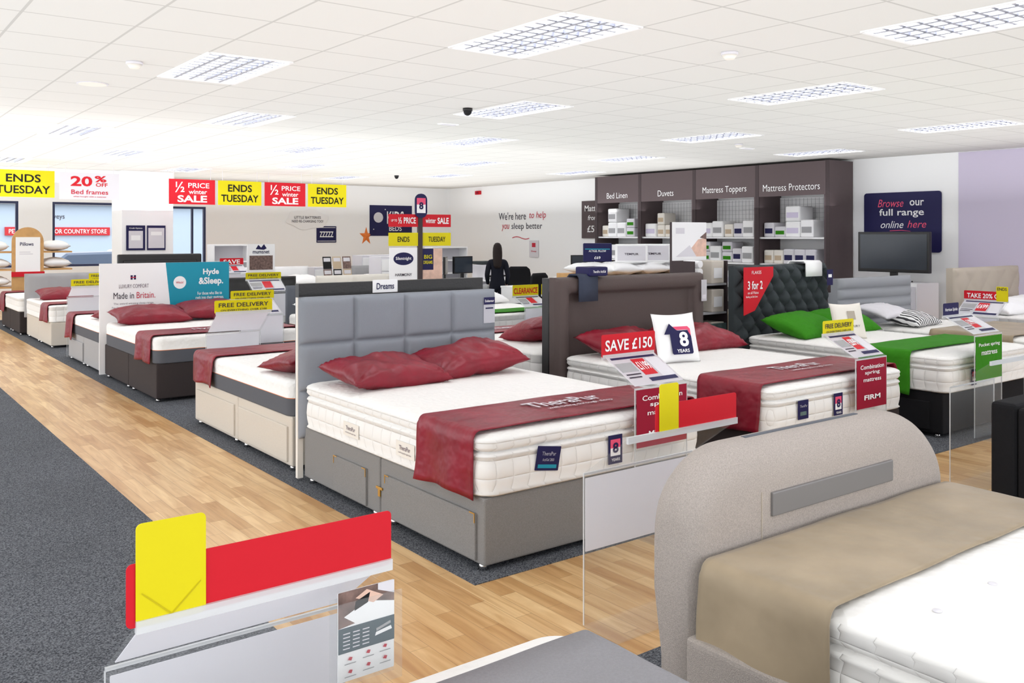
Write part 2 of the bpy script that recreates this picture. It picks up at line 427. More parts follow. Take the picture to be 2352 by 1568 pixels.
# outside
g = box('car_park_ground', (-10, YB + .3, -.5), (40, 70, -.35), M['asphalt'], bev=0); meta(g, 'grey asphalt car park outside the windows', 'car park')
b0 = thing('retail_building', 'pale blue retail building with a red fascia sign', 'building', (10, 46, -.35))
box('wall', (-9, 0, 0), (9, 6, 3.3), M['facade'], b0, bev=0); box('roof', (-9.2, -.3, 3.3), (9.2, 6, 3.45), M['lightgrey'], b0, bev=.02)
box('sign_band', (-3.6, -.12, 1.9), (.8, -.01, 2.28), M['red'], b0, bev=0)
text('PET AND OUTDOOR COUNTRY STORE', 4.1, .2, M['white'], b0, (-1.4, -.14, 2.09), (pi / 2, 0, 0), bold=.01)
text('Harveys', .9, .3, M['greytxt'], b0, (-1.6, -.02, 2.75), (pi / 2, 0, 0))
def car(x, y, m, lab):
    t = thing('car', lab, 'car', (x, y, -.35))
    prof = [(-2.1, .3), (-2.15, .75), (-1.3, .95), (-.7, 1.42), (.7, 1.45), (1.4, 1.0), (2.1, .9), (2.15, .35)]
    rings = [[(px, s, pz) for px, pz in prof] for s in (-.8, -.7, .7, .8)]
    for k in (0, 3): rings[k] = [(p[0] * .97, p[1], .3 + (p[2] - .3) * .95) for p in rings[k]]
    loft('body', rings, m, t, smooth=False)
    for wx in (-1.35, 1.35):
        for wy in (-.82, .62): cyl('wheel', (wx, wy, .32), .32, .2, M['black'], t, rot=(-pi / 2, 0, 0))
    box('side_window', (-.75, -.79, .98), (.95, -.775, 1.3), M['screen'], t, bev=0)
car(6.1, 28.5, M['carblue'], 'blue car parked outside the window'); car(8.6, 33, M['white'], 'white car parked outside the window')

# ------------------------------------------------------------------ ceiling fixtures
def ceiling_light(x, y):
    t = thing('ceiling_light', 'recessed fluorescent ceiling light with silver louvre grid', 'ceiling light', (x, y, CZ), group='recessed ceiling lights')
    a, b = LW / 2, LL / 2
    bm = bmesh.new()
    for s in (-1, 1):
        add_box(bm, (s * a - .016, -b, -.008), (s * a + .012, b, .11)); add_box(bm, (-a, s * b - .014, -.008), (a, s * b + .014, .11))
    finish('frame', bm, M['frame'], t)
    bm = bmesh.new()
    for i in range(1, 5):
        xx = -a + LW * i / 5
        bm2 = [(xx - .002, .055), (xx + .002, .055), (xx + .014, .0), (xx - .014, .0)]
        va = [bm.verts.new((p, -b + .01, q)) for p, q in bm2]; vb = [bm.verts.new((p, b - .01, q)) for p, q in bm2]
        for k in range(4): bm.faces.new((va[k], va[(k + 1) % 4], vb[(k + 1) % 4], vb[k]))
    for j in range(1, 11):
        yy = -b + LL * j / 11
        bm2 = [(yy - .003, .05), (yy + .003, .05), (yy + .012, .004), (yy - .012, .004)]
        va = [bm.verts.new((-a + .01, p, q)) for p, q in bm2]; vb = [bm.verts.new((a - .01, p, q)) for p, q in bm2]
        for k in range(4): bm.faces.new((va[k], va[(k + 1) % 4], vb[(k + 1) % 4], vb[k]))
    finish('louvre', bm, M['alu'], t)
    box('reflector_tray', (-a + .012, -b + .014, .1), (a - .012, b - .014, .108), M['traymetal'], t, bev=0)
    for i in range(4):
        xx = -a + LW * (i + .5) / 4
        cyl('fluorescent_tube', (xx, -b + .03, .08), .016, LL - .06, M['lamp'], t, 8, rot=(-pi / 2, 0, 0))
    return t
L0 = ceiling_light(*lights[0])
for p in lights[1:]: dup(L0, (p[0], p[1], CZ))

def detector(x, y, lab, kind=0):
    t = thing('smoke_detector', lab, 'smoke detector', (x, y, CZ))
    cyl('base', (0, 0, -.02), .06, .02, M['pale'], t, 24)
    cyl('sensor_head', (0, 0, -.05), .032, .03, M['off'], t, 24, .055)
detector(1.83, 7.05, 'white round smoke detector on the ceiling'); detector(5.07, 4.15, 'small white smoke detector on the ceiling'); detector(10.3, 8.27, 'white smoke detector on ceiling near the shelving')
t = thing('ceiling_speaker', 'flat white round ceiling speaker', 'speaker', (1.81, 8.28, CZ)); cyl('grille', (0, 0, -.01), .11, .01, M['off'], t, 32); cyl('rim', (0, 0, -.006), .125, .006, M['pale'], t, 32)
def dome_camera(x, y):
    t = thing('dome_camera', 'black dome security camera hanging from the ceiling', 'security camera', (x, y, CZ))
    cyl('base', (0, 0, -.03), .05, .03, M['plastic'], t, 24)
    bm = bmesh.new(); bmesh.ops.create_uvsphere(bm, u_segments=20, v_segments=10, radius=.042)
    finish('dome', bm, M['black'], t, (0, 0, -.035), smooth=True)
dome_camera(5.2, 7.6); dome_camera(9.9, 17.2)
for x, y in ((5.75, 8.8), (10.9, 8.6), (3.9, 17)):
    t = thing('emergency_light', 'small white emergency light plate on the ceiling', 'emergency light', (x, y, CZ))
    box('housing', (-.12, -.05, -.012), (.12, .05, 0), M['white'], t, bev=.003); box('lens', (-.09, -.03, -.018), (.09, .03, -.012), M['pale'], t, bev=.002)

# ------------------------------------------------------------------ beds
def mattress(name, label, x0, x1, y0, y1, z0, h, style, loc_tags=()):
    w, l = x1 - x0, y1 - y0; cx, cy = (x0 + x1) / 2, (y0 + y1) / 2
    if style == 'pillowtop':
        k = h / .29
        prof = [(-.06, 0), (-.008, 0), (.009, .012), (.0, .024), (.007, .06), (.01, .1), (.007, .15), (.0, .18), (.009, .189), (.003, .2), (-.018, .205), (-.02, .209), (-.002, .215), (.01, .232), (.007, .248), (.012, .258), (.006, .27), (-.01, .279), (-.045, .288), (-.12, .294), (-.35, .296)]
        prof = [(a, b * k) for a, b in prof]
    elif style == 'foam':
        prof = [(-.04, 0), (-.006, 0), (0, .01), (.002, h * .5), (.005, h * .52), (.0, h * .54), (.003, h * .8), (-.004, h * .93), (-.02, h * .985), (-.06, h), (-.3, h + .002)]
    else:
        prof = [(-.05, 0), (-.008, 0), (.007, .012), (.001, .024), (.007, h / 2), (.001, h - .035), (.008, h - .024), (.002, h - .012), (-.02, h - .003), (-.08, h), (-.3, h + .002)]
    rings = []
    for o, z in prof:
        ring = []
        for k, p in enumerate(rrect(0, 0, w + 2 * o, l + 2 * o, .085 + o * .5, 8)): ring.append((p[0], p[1], z))
        rings.append(ring)
    mats = [M['mside'], M['mtop'], M['foamgrey'], M['orange']]
    def mf(c, n):
        if n.z > .6: return 1
        if style == 'foam':
            if c.z < h * .5: return 2
            if c.z < h * .535: return 3
            return 1
        return 0
    o = loft(name, rings, mats, None, (cx, cy, z0), matfn=mf)
    return meta(o, label, 'mattress')

def runner(label, x0, x1, y0, y1, ztop, dl, dr, m, name='bed_runner', seed=0, lett=None, off=.014, cat='bed runner', ny=20, fold=1.0):
    r = .035; pts = []
    def seg(a, b, n): return [(a[0] + (b[0] - a[0]) * i / n, a[1] + (b[1] - a[1]) * i / n) for i in range(n)]
    xa, xb, zt = x0 - off, x1 + off, ztop + .01
    if dl:
        pts += seg((xa, ztop - dl), (xa, zt - r), 10)
        for i in range(7):
            a = pi - i * pi / 12; pts.append((xa + r + r * math.cos(a), zt - r + r * math.sin(a)))
    pts += seg((xa + r + .01 if dl else x0 + .01, zt), (xb - r - .01 if dr else x1 - .01, zt), 26)
    if dr:
        for i in range(7):
            a = pi / 2 - i * pi / 12; pts.append((xb - r + r * math.cos(a), zt - r + r * math.sin(a)))
        pts += seg((xb, zt - r - .01), (xb, ztop - dr), 8)
    else: pts.append((x1 - .01, zt))
    bm = bmesh.new(); G = []
    for i, (x, z) in enumerate(pts):
        row = []
        for j in range(ny + 1):
            y = y0 + (y1 - y0) * j / ny; yo = y
            nn = noise.noise(Vector((x * 2 + seed, y * 5, z * 3)))
            dx = 0; dz = 0
            if z < zt - .03:
                s = -1 if x < (x0 + x1) / 2 else 1
                dd = (zt - z)
                dx = s * (.004 + fold * .1 * dd * (0.5 + .5 * math.sin(yo * 19 + seed + 1.5 * nn)))
                y += .05 * dd * nn * 2 + (yo - (y0 + y1) / 2) * dd * .06
                dz = -.03 * dd * math.sin(yo * 13 + seed)
            else: dz = .008 * abs(nn) + .003
            y += .012 * noise.noise(Vector((x * 3, seed, 5)))
            row.append(bm.verts.new((x + dx, y, z + dz)))
        G.append(row)
    for a, b in zip(G, G[1:]):
        for j in range(ny): bm.faces.new((a[j], a[j + 1], b[j + 1], b[j]))
    o = finish(name, bm, m, None, smooth=True)
    sm = o.modifiers.new('thick', 'SOLIDIFY'); sm.thickness = .005; sm.offset = 1
    meta(o, label, cat)
    if lett:
        for s, cx, cy, w, h in lett: text(s, w, h, M['pale'], o, (cx, cy, zt + .018), bold=.012)
    return o

def divan(name, label, x0, x1, y0, y1, h, m, drawers=(), hb=None, guards=False, feet=.035, latch=False):
    cx, cy = (x0 + x1) / 2, (y0 + y1) / 2
    t = thing(name, label, 'bed', (cx, cy, 0)); w, l = (x1 - x0) / 2, (y1 - y0) / 2
    box('base', (-w, -l, feet), (w, -.004, h), m, t, bev=.014, seg=3); box('base', (-w, .004, feet), (w, l, h), m, t, bev=.014, seg=3)
    for a, b, za, zb in drawers:
        ya, yb = a - cy, b - cy
        dr = box('drawer', (-w - .014, ya, za), (-w + .004, yb, zb), m, t, bev=.006)
        if guards:
            for yy in (ya, yb):
                s = 1 if yy == ya else -1
                bm = bmesh.new(); add_box(bm, (-w - .0165, min(yy, yy + s * .045), zb - .004), (-w - .0145, max(yy, yy + s * .045), zb + .002)); add_box(bm, (-w - .0165, min(yy, yy + s * .006), zb - .045), (-w - .0145, max(yy, yy + s * .006), zb - .004))
                g = finish('corner_guard', bm, M['brass'], dr)
    for sx in (-1, 1):
        for yy in (-l + .06, -.1, .1, l - .06):
            cyl('castor', (sx * (w - .035), yy, .004), .028, feet, M['chrome'], t, 14, .014)
    if latch:
        box('latch', (-w - .008, -.035, h * .5), (-w - .001, .035, h * .5 + .014), M['brass'], t, bev=.001)
        box('latch_hook', (-w - .008, -.012, h * .5 - .04), (-w - .001, .012, h * .5), M['brass'], t, bev=.001)
    return t

fX = (pi / 2, 0, -pi / 2)   # facing -X
fY = (pi / 2, 0, 0)         # facing -Y

def eight(parent, loc, rot, w):
    return card('tag', parent, loc, rot, w, w * 1.5, M['navy'], [('R', .15, .28, .85, .85, M['pink']), ('R', .15, .28, .85, .55, M['white']), ('8', .5, .56, .4, .36, M['navy'], 0, .03), ('YEARS', .5, .15, .6, .1, M['white'])], .001)

def pads(cw, ch, d_, e=7):
    def f(x, z):
        a = abs(2 * ((x / cw) % 1) - 1); b = abs(2 * ((z / ch) % 1) - 1)
        return d_ * (1 - a ** e) * (1 - b ** e)
    return f

# --- grey bed (closest full bed)
t = divan('divan_bed', 'grey fabric divan bed with drawers and panelled blue-grey headboard', 2.47, 3.97, 3.47, 5.48, .355, M['greyfab'],
          [(3.53, 4.40, .05, .275), (4.62, 5.03, .05, .262)], guards=True, latch=True)
hbx = relief('headboard', t, -.78, .78, .28, 1.19, 1.015, .06, pads(1.56 / 4, .91 / 3, .036, 12), 128, 84, M['bluegrey'])
box('headboard_strut', (-.785, 1.03, .02), (-.745, 1.06, 1.19), M['off'], t, bev=.002); box('headboard_strut', (.745, 1.03, .02), (.785, 1.06, .3), M['off'], t, bev=.002)
card('tag', t, (.7, .97, 1.04), fY, .1, .19, M['paper'], [('R', 0, .72, 1, 1, M['navy']), ('Endeavour', .5, .86, .8, .1, M['white']), ('R', .15, .55, .85, .6, M['navy'])], .002)
ms = mattress('mattress', 'deep white quilted pillow-top mattress on the grey bed', 2.46, 3.98, 3.46, 5.46, .358, .29, 'pillowtop')
for y, s in ((4.78, 'TheraPur'), (4.16, 'TheraPur')):
    card('name_plate', ms, (-.775, y - 4.46, .1), fX, .19, .08, M['off'], [(s, .5, .6, .6, .3, M['midtxt']), ('well-being through sleep', .5, .25, .7, .12, M['midtxt'])], .002)
card('tag', ms, (-.384, -1.016, .14), (pi / 2 + .05, .15, 0), .15, .12, M['navy'], [('TheraPur', .5, .7, .6, .16, M['paper']), ('ActiGel 2800', .5, .45, .5, .12, M['paper']), ('R', .1, .1, .9, .25, M['teal'])], .001)
eight(ms, (.07, -1.017, .12), fY, .1)
runner('crimson velvet bed runner with white wordmark on grey bed', 2.46, 3.98, 3.52, 4.02, .652, .3, .26, M['velvet'],
       lett=[('TheraPur', 3.25, 3.82, .5, .13), ('well-being through sleep', 3.28, 3.7, .46, .045)])
pillow('cushion', 'crimson velvet cushion lying against the blue-grey headboard', 'cushion', (2.85, 5.08, .73), (math.radians(7), math.radians(2), .04), .72, .5, .19, M['velvet'], seed=1, wr=.03, n=36)
pillow('cushion', 'crimson velvet cushion overlapping its neighbour on the grey bed', 'cushion', (3.5, 5.13, .755), (math.radians(9), math.radians(-6), -.06), .74, .48, .19, M['velvet'], seed=4, wr=.03, n=36)

# --- bed behind (cream)
t = divan('divan_bed', 'cream fabric divan bed with drawers and chrome castors', 2.5, 4.0, 5.74, 7.74, .37, M['cream'], [(5.8, 6.7, .06, .3), (6.8, 7.68, .06, .3)])
hb = relief('headboard', t, -.74, .76, .3, 1.27, -1.085, .055, lambda x, z: 0, 4, 4, M['blackleather'])
hb.data.polygons.foreach_set('use_smooth', [False] * len(hb.data.polygons))
card('tag', t, (-.09, -1.09, 1.235), fY, .2, .09, M['white'], [('Dreams', .5, .5, .7, .5, M['navy'])], .002)
mattress('mattress', 'white foam mattress with grey lower border and orange piping', 2.49, 4.01, 5.74, 7.74, .37, .24, 'foam')
runner('crimson velvet bed runner across the cream bed', 2.49, 4.01, 7.2, 7.68, .61, .23, .2, M['velvet'], seed=3)
pillow('cushion', 'crimson velvet cushion at the head of cream bed', 'cushion', (2.87, 6.12, .69), (math.radians(-8), 0, .1), .74, .48, .18, M['velvet'], seed=9)
pillow('cushion', 'crimson velvet cushion at the head of cream bed', 'cushion', (3.6, 6.12, .69), (math.radians(-8), 0, 0), .74, .48, .18, M['velvet'], seed=7)

# --- dark brown bed with printed sign headboard
t = divan('divan_bed', 'dark brown divan bed with white and teal display headboard', 2.5, 3.95, 8.87, 10.85, .37, M['brownfab'], [])
hbd = card('display_headboard', t, (-.045, .995, .65), fY, 1.47, 1.24, M['white'],
     [('P', [(.49, 1), (.56, .2), (1, .2), (1, 1)], M['teal']),
      ('LUXURY COMFORT', .25, .79, .22, .035, M['midtxt'], 0, 0), ('Made in', .175, .705, .15, .058, M['greytxt'], 0, .0), ('Britain.', .34, .705, .14, .058, M['redtxt'], 0, .0),
      ('The award winning sleep range.', .25, .63, .3, .022, M['midtxt'], 0, 0), ('For a better bed time, you need a better mattress.', .25, .595, .32, .022, M['midtxt'], 0, 0),
      ('P', [(.6 + .05 * math.cos(k * pi / 12), .81 + .06 * math.sin(k * pi / 12)) for k in range(24)], M['white']), ('Which?', .6, .81, .06, .02, M['redtxt']),
      ('Hyde', .85, .9, .13, .07, M['white'], 0, .03), ('&Sleep.', .85, .81, .2, .085, M['white'], 0, .03),
      ('For those who like to', .84, .7, .2, .03, M['white']), ('melt into their mattress.', .84, .66, .23, .028, M['white']),
      ('R', .225, .85, .265, .89, M['navy']), ('R', .241, .85, .249, .89, M['white']), ('R', .225, .866, .265, .874, M['redtxt'])], .02)
mattress('mattress', 'white foam mattress with grey border on dark brown bed', 2.49, 3.96, 8.86, 10.8, .37, .25, 'foam')
runner('crimson velvet bed runner with white wordmark on dark bed', 2.49, 3.96, 8.95, 9.45, .62, .25, .2, M['velvet'], seed=5, lett=[('Hyde&Sleep', 3.25, 9.2, .6, .14)])
pillow('cushion', 'crimson velvet cushion under the display headboard', 'cushion', (2.88, 10.45, .71), (math.radians(10), 0, 0), .8, .5, .2, M['velvet'], seed=11)
pillow('cushion', 'crimson velvet cushion under the display headboard', 'cushion', (3.58, 10.5, .74), (math.radians(12), 0, -.1), .74, .48, .19, M['velvet'], seed=12)

# --- further beds of the first row
t = divan('divan_bed', 'light grey divan bed with tall black framed headboard', 2.5, 3.95, 11.05, 12.75, .36, M['lightgrey'], [(11.9, 12.6, .06, .28)])
bm = bmesh.new(); add_box(bm, (-.56, -.93, .3), (.4, -.88, 1.37), .02); add_box(bm, (-.5, -.945, .35), (.34, -.93, 1.3), .012); finish('headboard', bm, M['blackleather'], t)
mattress('mattress', 'white mattress with grey border on light grey bed', 2.49, 3.96, 11.05, 12.75, .36, .23, 'foam')
runner('crimson bed runner at the end of light grey bed', 2.49, 3.96, 12.3, 12.7, .59, .3, .2, M['velvet'], seed=6)
pillow('cushion', 'crimson cushion on the light grey bed', 'cushion', (2.9, 11.45, .67), (math.radians(-10), 0, 0), .74, .48, .18, M['velvet'], seed=13)
t = divan('divan_bed', 'cream divan bed with castors beside the wooden aisle', 2.52, 3.95, 14.0, 15.9, .36, M['cream'], [])
mattress('mattress', 'cream quilted mattress on far cream bed', 2.51, 3.96, 14.0, 15.9, .36, .24, 'plain')
runner('crimson bed runner at the end of far cream bed', 2.51, 3.96, 14.08, 14.55, .6, .24, .2, M['velvet'], seed=8)
relief('headboard', t, -.74, .74, .3, .98, .96, .06, pads(.37, .34, .02), 24, 12, M['lightgrey'])
pillow('cushion', 'crimson cushion on far cream bed', 'cushion', (2.95, 15.4, .68), (math.radians(12), 0, 0), .74, .48, .19, M['velvet'], seed=14)
pillow('cushion', 'crimson cushion on far cream bed', 'cushion', (3.6, 15.45, .68), (math.radians(12), 0, 0), .74, .48, .19, M['velvet'], seed=15)
t = divan('divan_bed', 'dark brown divan bed at the far end of the row', 2.45, 3.9, 16.1, 17.9, .37, M['brownfab'], [])
mattress('mattress', 'white mattress on far dark brown bed', 2.44, 3.91, 16.1, 17.9, .37, .23, 'plain')
runner('crimson bed runner on far dark brown bed', 2.44, 3.91, 17.4, 17.8, .6, .3, .2, M['velvet'], seed=2)

# --- second row
t = divan('divan_bed', 'dark brown divan bed with tall brown leather headboard', 4.65, 6.15, 3.5, 5.46, .355, M['brownfab'], [])
def border(w, h):
    def f(x, z):
        e = min(x, w - x, h - z)
        if e < .02: return .05 * math.sqrt(max(0, 1 - ((.02 - e) / .02) ** 2)) + .01
        if e < .12: return .06 + .012 * math.sin((e - .02) / .1 * pi)
        if e < .135: return .06 - .055 * (e - .12) / .015
        return .008 * min(1, (e - .135) / .08)
    return f
relief('headboard', t, -.81, .91, .2, 1.255, 1.03, .05, border(1.72, 1.055), 110, 70, M['brownleather'])
ms = mattress('mattress', 'deep white pillow-top mattress on dark brown bed', 4.64, 6.16, 3.48, 5.44, .358, .29, 'pillowtop')
card('tag', ms, (-.454, -.999, .13), fY, .11, .12, M['navy'], [('TheraPur', .5, .7, .7, .14, M['paper']), ('R', .2, .2, .8, .4, M['photob'])], .001)
eight(ms, (-.07, -.999, .12), fY, .1)
runner('crimson velvet bed runner with white wordmark on brown bed', 4.64, 6.16, 3.54, 4.05, .652, .29, .24, M['velvet'], seed=21,
       lett=[('TheraPur', 5.42, 3.86, .5, .12), ('well-being through sleep', 5.45, 3.74, .46, .045)])
pillow('cushion', 'crimson velvet cushion against brown leather headboard', 'cushion', (5.05, 5.12, .74), (math.radians(16), 0, .05), .78, .5, .2, M['velvet'], seed=22, wr=.028)
pillow('cushion', 'crimson velvet cushion against brown leather headboard', 'cushion', (5.8, 5.12, .74), (math.radians(12), 0, -.05), .8, .5, .2, M['velvet'], seed=23, wr=.028)
cu = pillow('cushion', 'small white square cushion with navy and pink guarantee emblem', 'cushion', (5.03, 4.62, .83), (math.radians(74), 0, math.radians(-12)), .38, .38, .13, M['white'], seed=30, wr=.004)
z = .068
patch('emblem', [(-.07, .055), (-.06, .075), (.07, .075), (.09, .055), (.09, -.01), (.07, -.01), (.07, .05), (-.07, .05)], M['pink'], cu, z)
patch('emblem', [(-.085, -.13), (.08, -.13), (.09, -.12), (.09, .0), (.065, .045), (-.02, .045), (-.035, .05), (-.09, .1), (-.145, .02), (-.095, .02), (-.095, -.12)], M['navy'], cu, z + .001)
text('8', .08, .11, M['white'], cu, (.02, -.02, z + .004), bold=.03); text('YEARS', .11, .026, M['white'], cu, (.0, -.105, z + .004), bold=.02)

t = divan('divan_bed', 'divan bed backing onto the brown leather bed', 4.72, 6.15, 5.85, 7.75, .36, M['lightgrey'], [])
relief('headboard', t, -.74, .84, .3, 1.24, -1.1, .08, lambda x, z: 0, 3, 3, M['blackleather'])
mattress('mattress', 'white quilted mattress behind brown headboard', 4.7, 6.16, 5.83, 7.77, .36, .26, 'plain')
runner('crimson bed runner with white wordmark', 4.7, 6.16, 7.2, 7.65, .62, .24, .2, M['velvet'], seed=24, lett=[('TheraPur', 5.6, 7.42, .5, .12)])
pillow('cushion', 'crimson velvet cushion on bed behind headboard', 'cushion', (5.35, 6.5, .72), (math.radians(-14), 0, 0), .8, .5, .24, M['velvet'], seed=25)
t = divan('divan_bed', 'white divan bed in the second row', 4.65, 6.1, 8.9, 10.8, .36, M['lightgrey'], [])
mattress('mattress', 'white foam mattress in the second row', 4.64, 6.11, 8.9, 10.8, .36, .24, 'foam')
relief('headboard', t, -.73, .73, .3, .95, .96, .06, pads(.365, .4, .02), 24, 12, M['foamgrey'])
runner('teal bed runner in the second row', 4.64, 6.11, 9.0, 9.4, .6, .22, .2, M['teal'], seed=26)
for i in range(2): pillow('pillow', 'white pillow on bed in second row', 'pillow', (5.0 + .72 * i, 10.45, .69), (math.radians(12), 0, 0), .7, .46, .16, M['white'], seed=40 + i)
t = divan('divan_bed', 'dark divan bed with black buttoned headboard', 4.65, 6.1, 12.0, 13.9, .36, M['blackfab'], [])
mattress('mattress', 'white mattress on dark divan bed', 4.64, 6.11, 12.0, 13.9, .36, .24, 'plain')
relief('headboard', t, -.75, .75, .3, .92, .96, .07, pads(.25, .28, .02), 36, 18, M['blackleather'])
runner('green bed runner on dark divan bed', 4.64, 6.11, 12.1, 12.5, .6, .2, .2, M['green'], seed=27)

def tuft(p, q, dd, w, h, ex=.6):
    def f(x, z):
        e = min(x, w - x, h - z, .05) / .05
        return (.02 + dd * abs(math.sin(pi * (x / p + z / q)) * math.sin(pi * (x / p - z / q))) ** ex) * max(0, min(1, e)) ** .5
    return f
t = divan('divan_bed', 'black divan bed with charcoal deep-buttoned headboard', 6.95, 8.35, 3.6, 5.5, .355, M['blackfab'], [(3.7, 4.5, .06, .28)])
relief('headboard', t, -.78, .7, .2, 1.3, 1.03, .06, tuft(.185, .22, .075, 1.48, 1.1), 150, 110, M['charcoal'])
bm = bmesh.new()
for i in range(0, 17):
    for j in range(0, 11):
        if (i + j) % 2: continue
        x = -.78 + i * .0925; zz = .2 + j * .11
        if -.7 < x < .64 and .5 < zz < 1.26:
            bmesh.ops.create_uvsphere(bm, u_segments=8, v_segments=5, radius=.013, matrix=Matrix.Translation((x, 1.003, zz)))
o = finish('headboard_button', bm, M['charcoal'], t); o['kind'] = 'stuff'
ms = mattress('mattress', 'cream pillow-top mattress on black divan bed', 6.94, 8.36, 3.56, 5.48, .358, .29, 'pillowtop')
eight(ms, (-.32, -.98, .1), fY, .085); card('tag', ms, (-.02, -.98, .12), fY, .08, .1, M['navy'], [], .001)
runner('bright green bed runner on black divan bed', 6.94, 8.36, 3.85, 4.3, .652, .33, .24, M['green'], seed=28)
pillow('pillow', 'bright green pillow against charcoal headboard', 'pillow', (7.35, 5.12, .745), (math.radians(16), 0, .06), .76, .5, .21, M['green'], seed=29)
pillow('pillow', 'bright green pillow behind the small cream cushion', 'pillow', (8.0, 5.15, .745), (math.radians(18), 0, 0), .7, .48, .2, M['green'], seed=31)
cu = pillow('cushion', 'small cream square cushion with printed crest', 'cushion', (7.42, 4.72, .81), (math.radians(72), 0, math.radians(-20)), .34, .34, .12, M['off'], seed=32, wr=.004)
patch('printed_crest', [(-.04, 0), (.04, 0), (.04, .08), (-.04, .08)], M['beige'], cu, .064); text('LUXURY', .14, .02, M['greytxt'], cu, (0, -.06, .066))

t = divan('divan_bed', 'pale divan bed with silver ribbed headboard', 8.85, 10.2, 3.75, 5.5, .36, M['lightgrey'], [])
relief('headboard', t, -.88, .6, .2, 1.12, 1.0, .08, lambda x, z: .035 * abs(math.sin(pi * z / .115)) ** .6 * min(1, min(x, 1.48 - x) / .03) ** .5, 30, 96, M['silver'])
ms = mattress('mattress', 'cream quilted mattress on silver headboard bed', 8.84, 10.21, 3.7, 5.5, .36, .27, 'pillowtop')
runner('beige bed runner on silver headboard bed', 8.84, 10.21, 3.9, 4.7, .635, .06, .06, M['khaki'], seed=33)
for y in (5.0, 4.35): eight(ms, (-.699, y - 4.6, .12), fX, .08)
pillow('pillow', 'zebra striped pillow against the silver headboard', 'pillow', (9.2, 5.12, .71), (math.radians(10), 0, .1), .62, .46, .15, M['zebra'], seed=34)
pillow('pillow', 'plain pale pillow beside the zebra pillow', 'pillow', (9.0, 5.28, .79), (math.radians(14), 0, 0), .6, .4, .11, M['pale'], seed=35)
t = divan('divan_bed', 'pale divan bed with beige buttoned headboard', 11.1, 12.6, 3.7, 5.5, .36, M['cream'], [])
relief('headboard', t, -.8, .95, .2, 1.18, 1.0, .08, tuft(.4, .4, .025, 1.75, .98, .45), 60, 40, M['beige'])
mattress('mattress', 'white mattress on beige headboard bed', 11.09, 12.61, 3.7, 5.5, .36, .27, 'plain')
for i in range(2): pillow('pillow', 'white pillow against beige headboard', 'pillow', (11.5 + .75 * i, 5.2, .72), (math.radians(12), 0, 0), .72, .48, .18, M['white'], seed=44 + i)

def simple_bed(x0, x1, y0, y1, lab, hm, rm, lett=None, hh=1.05, head=1):
    t = divan('divan_bed', lab, x0, x1, y0, y1, .36, M['lightgrey'], [])
    l = (y1 - y0) / 2
    relief('headboard', t, -(x1 - x0) / 2, (x1 - x0) / 2, .3, hh, l + .03 if head > 0 else -l - .1, .06, pads((x1 - x0) / 4, .4, .02), 24, 12, hm)
    mattress('mattress', 'white mattress on ' + lab, x0, x1, y0, y1, .36, .25, 'plain')
    ry = y0 + .1 if head > 0 else y1 - .5
    runner('runner across ' + lab, x0, x1, ry, ry + .42, .61, .22, .2, rm, seed=x0 + y0)
    py = y1 - .35 if head > 0 else y0 + .35
    for i in range(2): pillow('pillow', 'white pillow on ' + lab, 'pillow', (x0 + .38 + .72 * i, py, .7), (math.radians(12 * head), 0, 0), .7, .46, .16, M['white'], seed=50 + i)
simple_bed(6.4, 7.9, 9.0, 10.95, 'far bed with green runner', M['lightgrey'], M['green'], hh=.85)
simple_bed(6.6, 8.0, 12.2, 14.1, 'far bed beside the desks', M['off'], M['green'], hh=.9)
simple_bed(6.5, 7.9, 15.5, 17.3, 'far bed near the back wall', M['white'], M['velvet'], hh=.95)
simple_bed(8.7, 10.1, 15.0, 16.9, 'far bed under the hanging banners', M['lightgrey'], M['teal'], hh=.95)
simple_bed(4.3, 5.7, 15.6, 17.4, 'far bed in front of the pillar', M['blackleather'], M['velvet'], hh=1.15)
simple_bed(8.9, 10.1, 5.95, 7.75, 'bed behind the silver headboard', M['silver'], M['khaki'], head=-1, hh=.95)

# --- media bed (near)
t = thing('television_bed', 'oatmeal fabric bed with rounded television-lift footboard', 'bed', (2.85, 1.0, 0))
x0, x1, ya, yb, H = 2.06 - 2.85, 3.53 - 2.85, .815, 1.01, .935
rings = []
N = 52
for i in range(N + 1):
    s = i / N; s = .5 - .5 * math.cos(s * pi); x = x0 + (x1 - x0) * s
    rl, rh = (.24, .22) if s < .5 else (.4, .28)
    dx = min(x - x0, x1 - x); hh = H
    if dx < rl: hh = H - rh * (1 - math.sqrt(max(0, 1 - ((rl - dx) / rl) ** 2)))
    hh = max(hh, H - rh)
    top_y = yb if True else yb
    cy, ry, rz = (ya + yb) / 2, (yb - ya) / 2, .15
    cap = max(0, 1 - dx / .05) ** 2 * .03
    ring = [(x, ya + cap, .03), (x, ya + cap, .3), (x, ya + cap, .5)]
    for k in range(17):
        a = pi - pi * k / 16; c_ = math.copysign(abs(math.cos(a)) ** .85, math.cos(a))
        ring.append((x, cy + (ry - cap) * c_, hh - rz + (rz * math.sin(a) ** .9 if math.sin(a) > 0 else 0)))
    ring += [(x, yb - cap, .5), (x, yb - cap - .03, .3), (x, yb - cap - .03, .03)]
    rings.append(ring)
loft('footboard', rings, M['oat'], t)
box('control_panel', (2.42 - 2.85, .805, .695), (3.13 - 2.85, .818, .772), M['screenpanel'], t, bev=.004)
box('lift_slot', (2.40 - 2.85, .9, H - .002), (3.05 - 2.85, .918, H + .0015), M['foamgrey'], t, bev=0)
box('seam', (2.372 - 2.85, .8125, .05), (2.375 - 2.85, .816, .78), M['beige'], t, bev=0)
box('side_rail', (2.03 - 2.85, -1.3, .06), (2.085 - 2.85, .83, .41), M['oat'], t, bev=.02, seg=3)
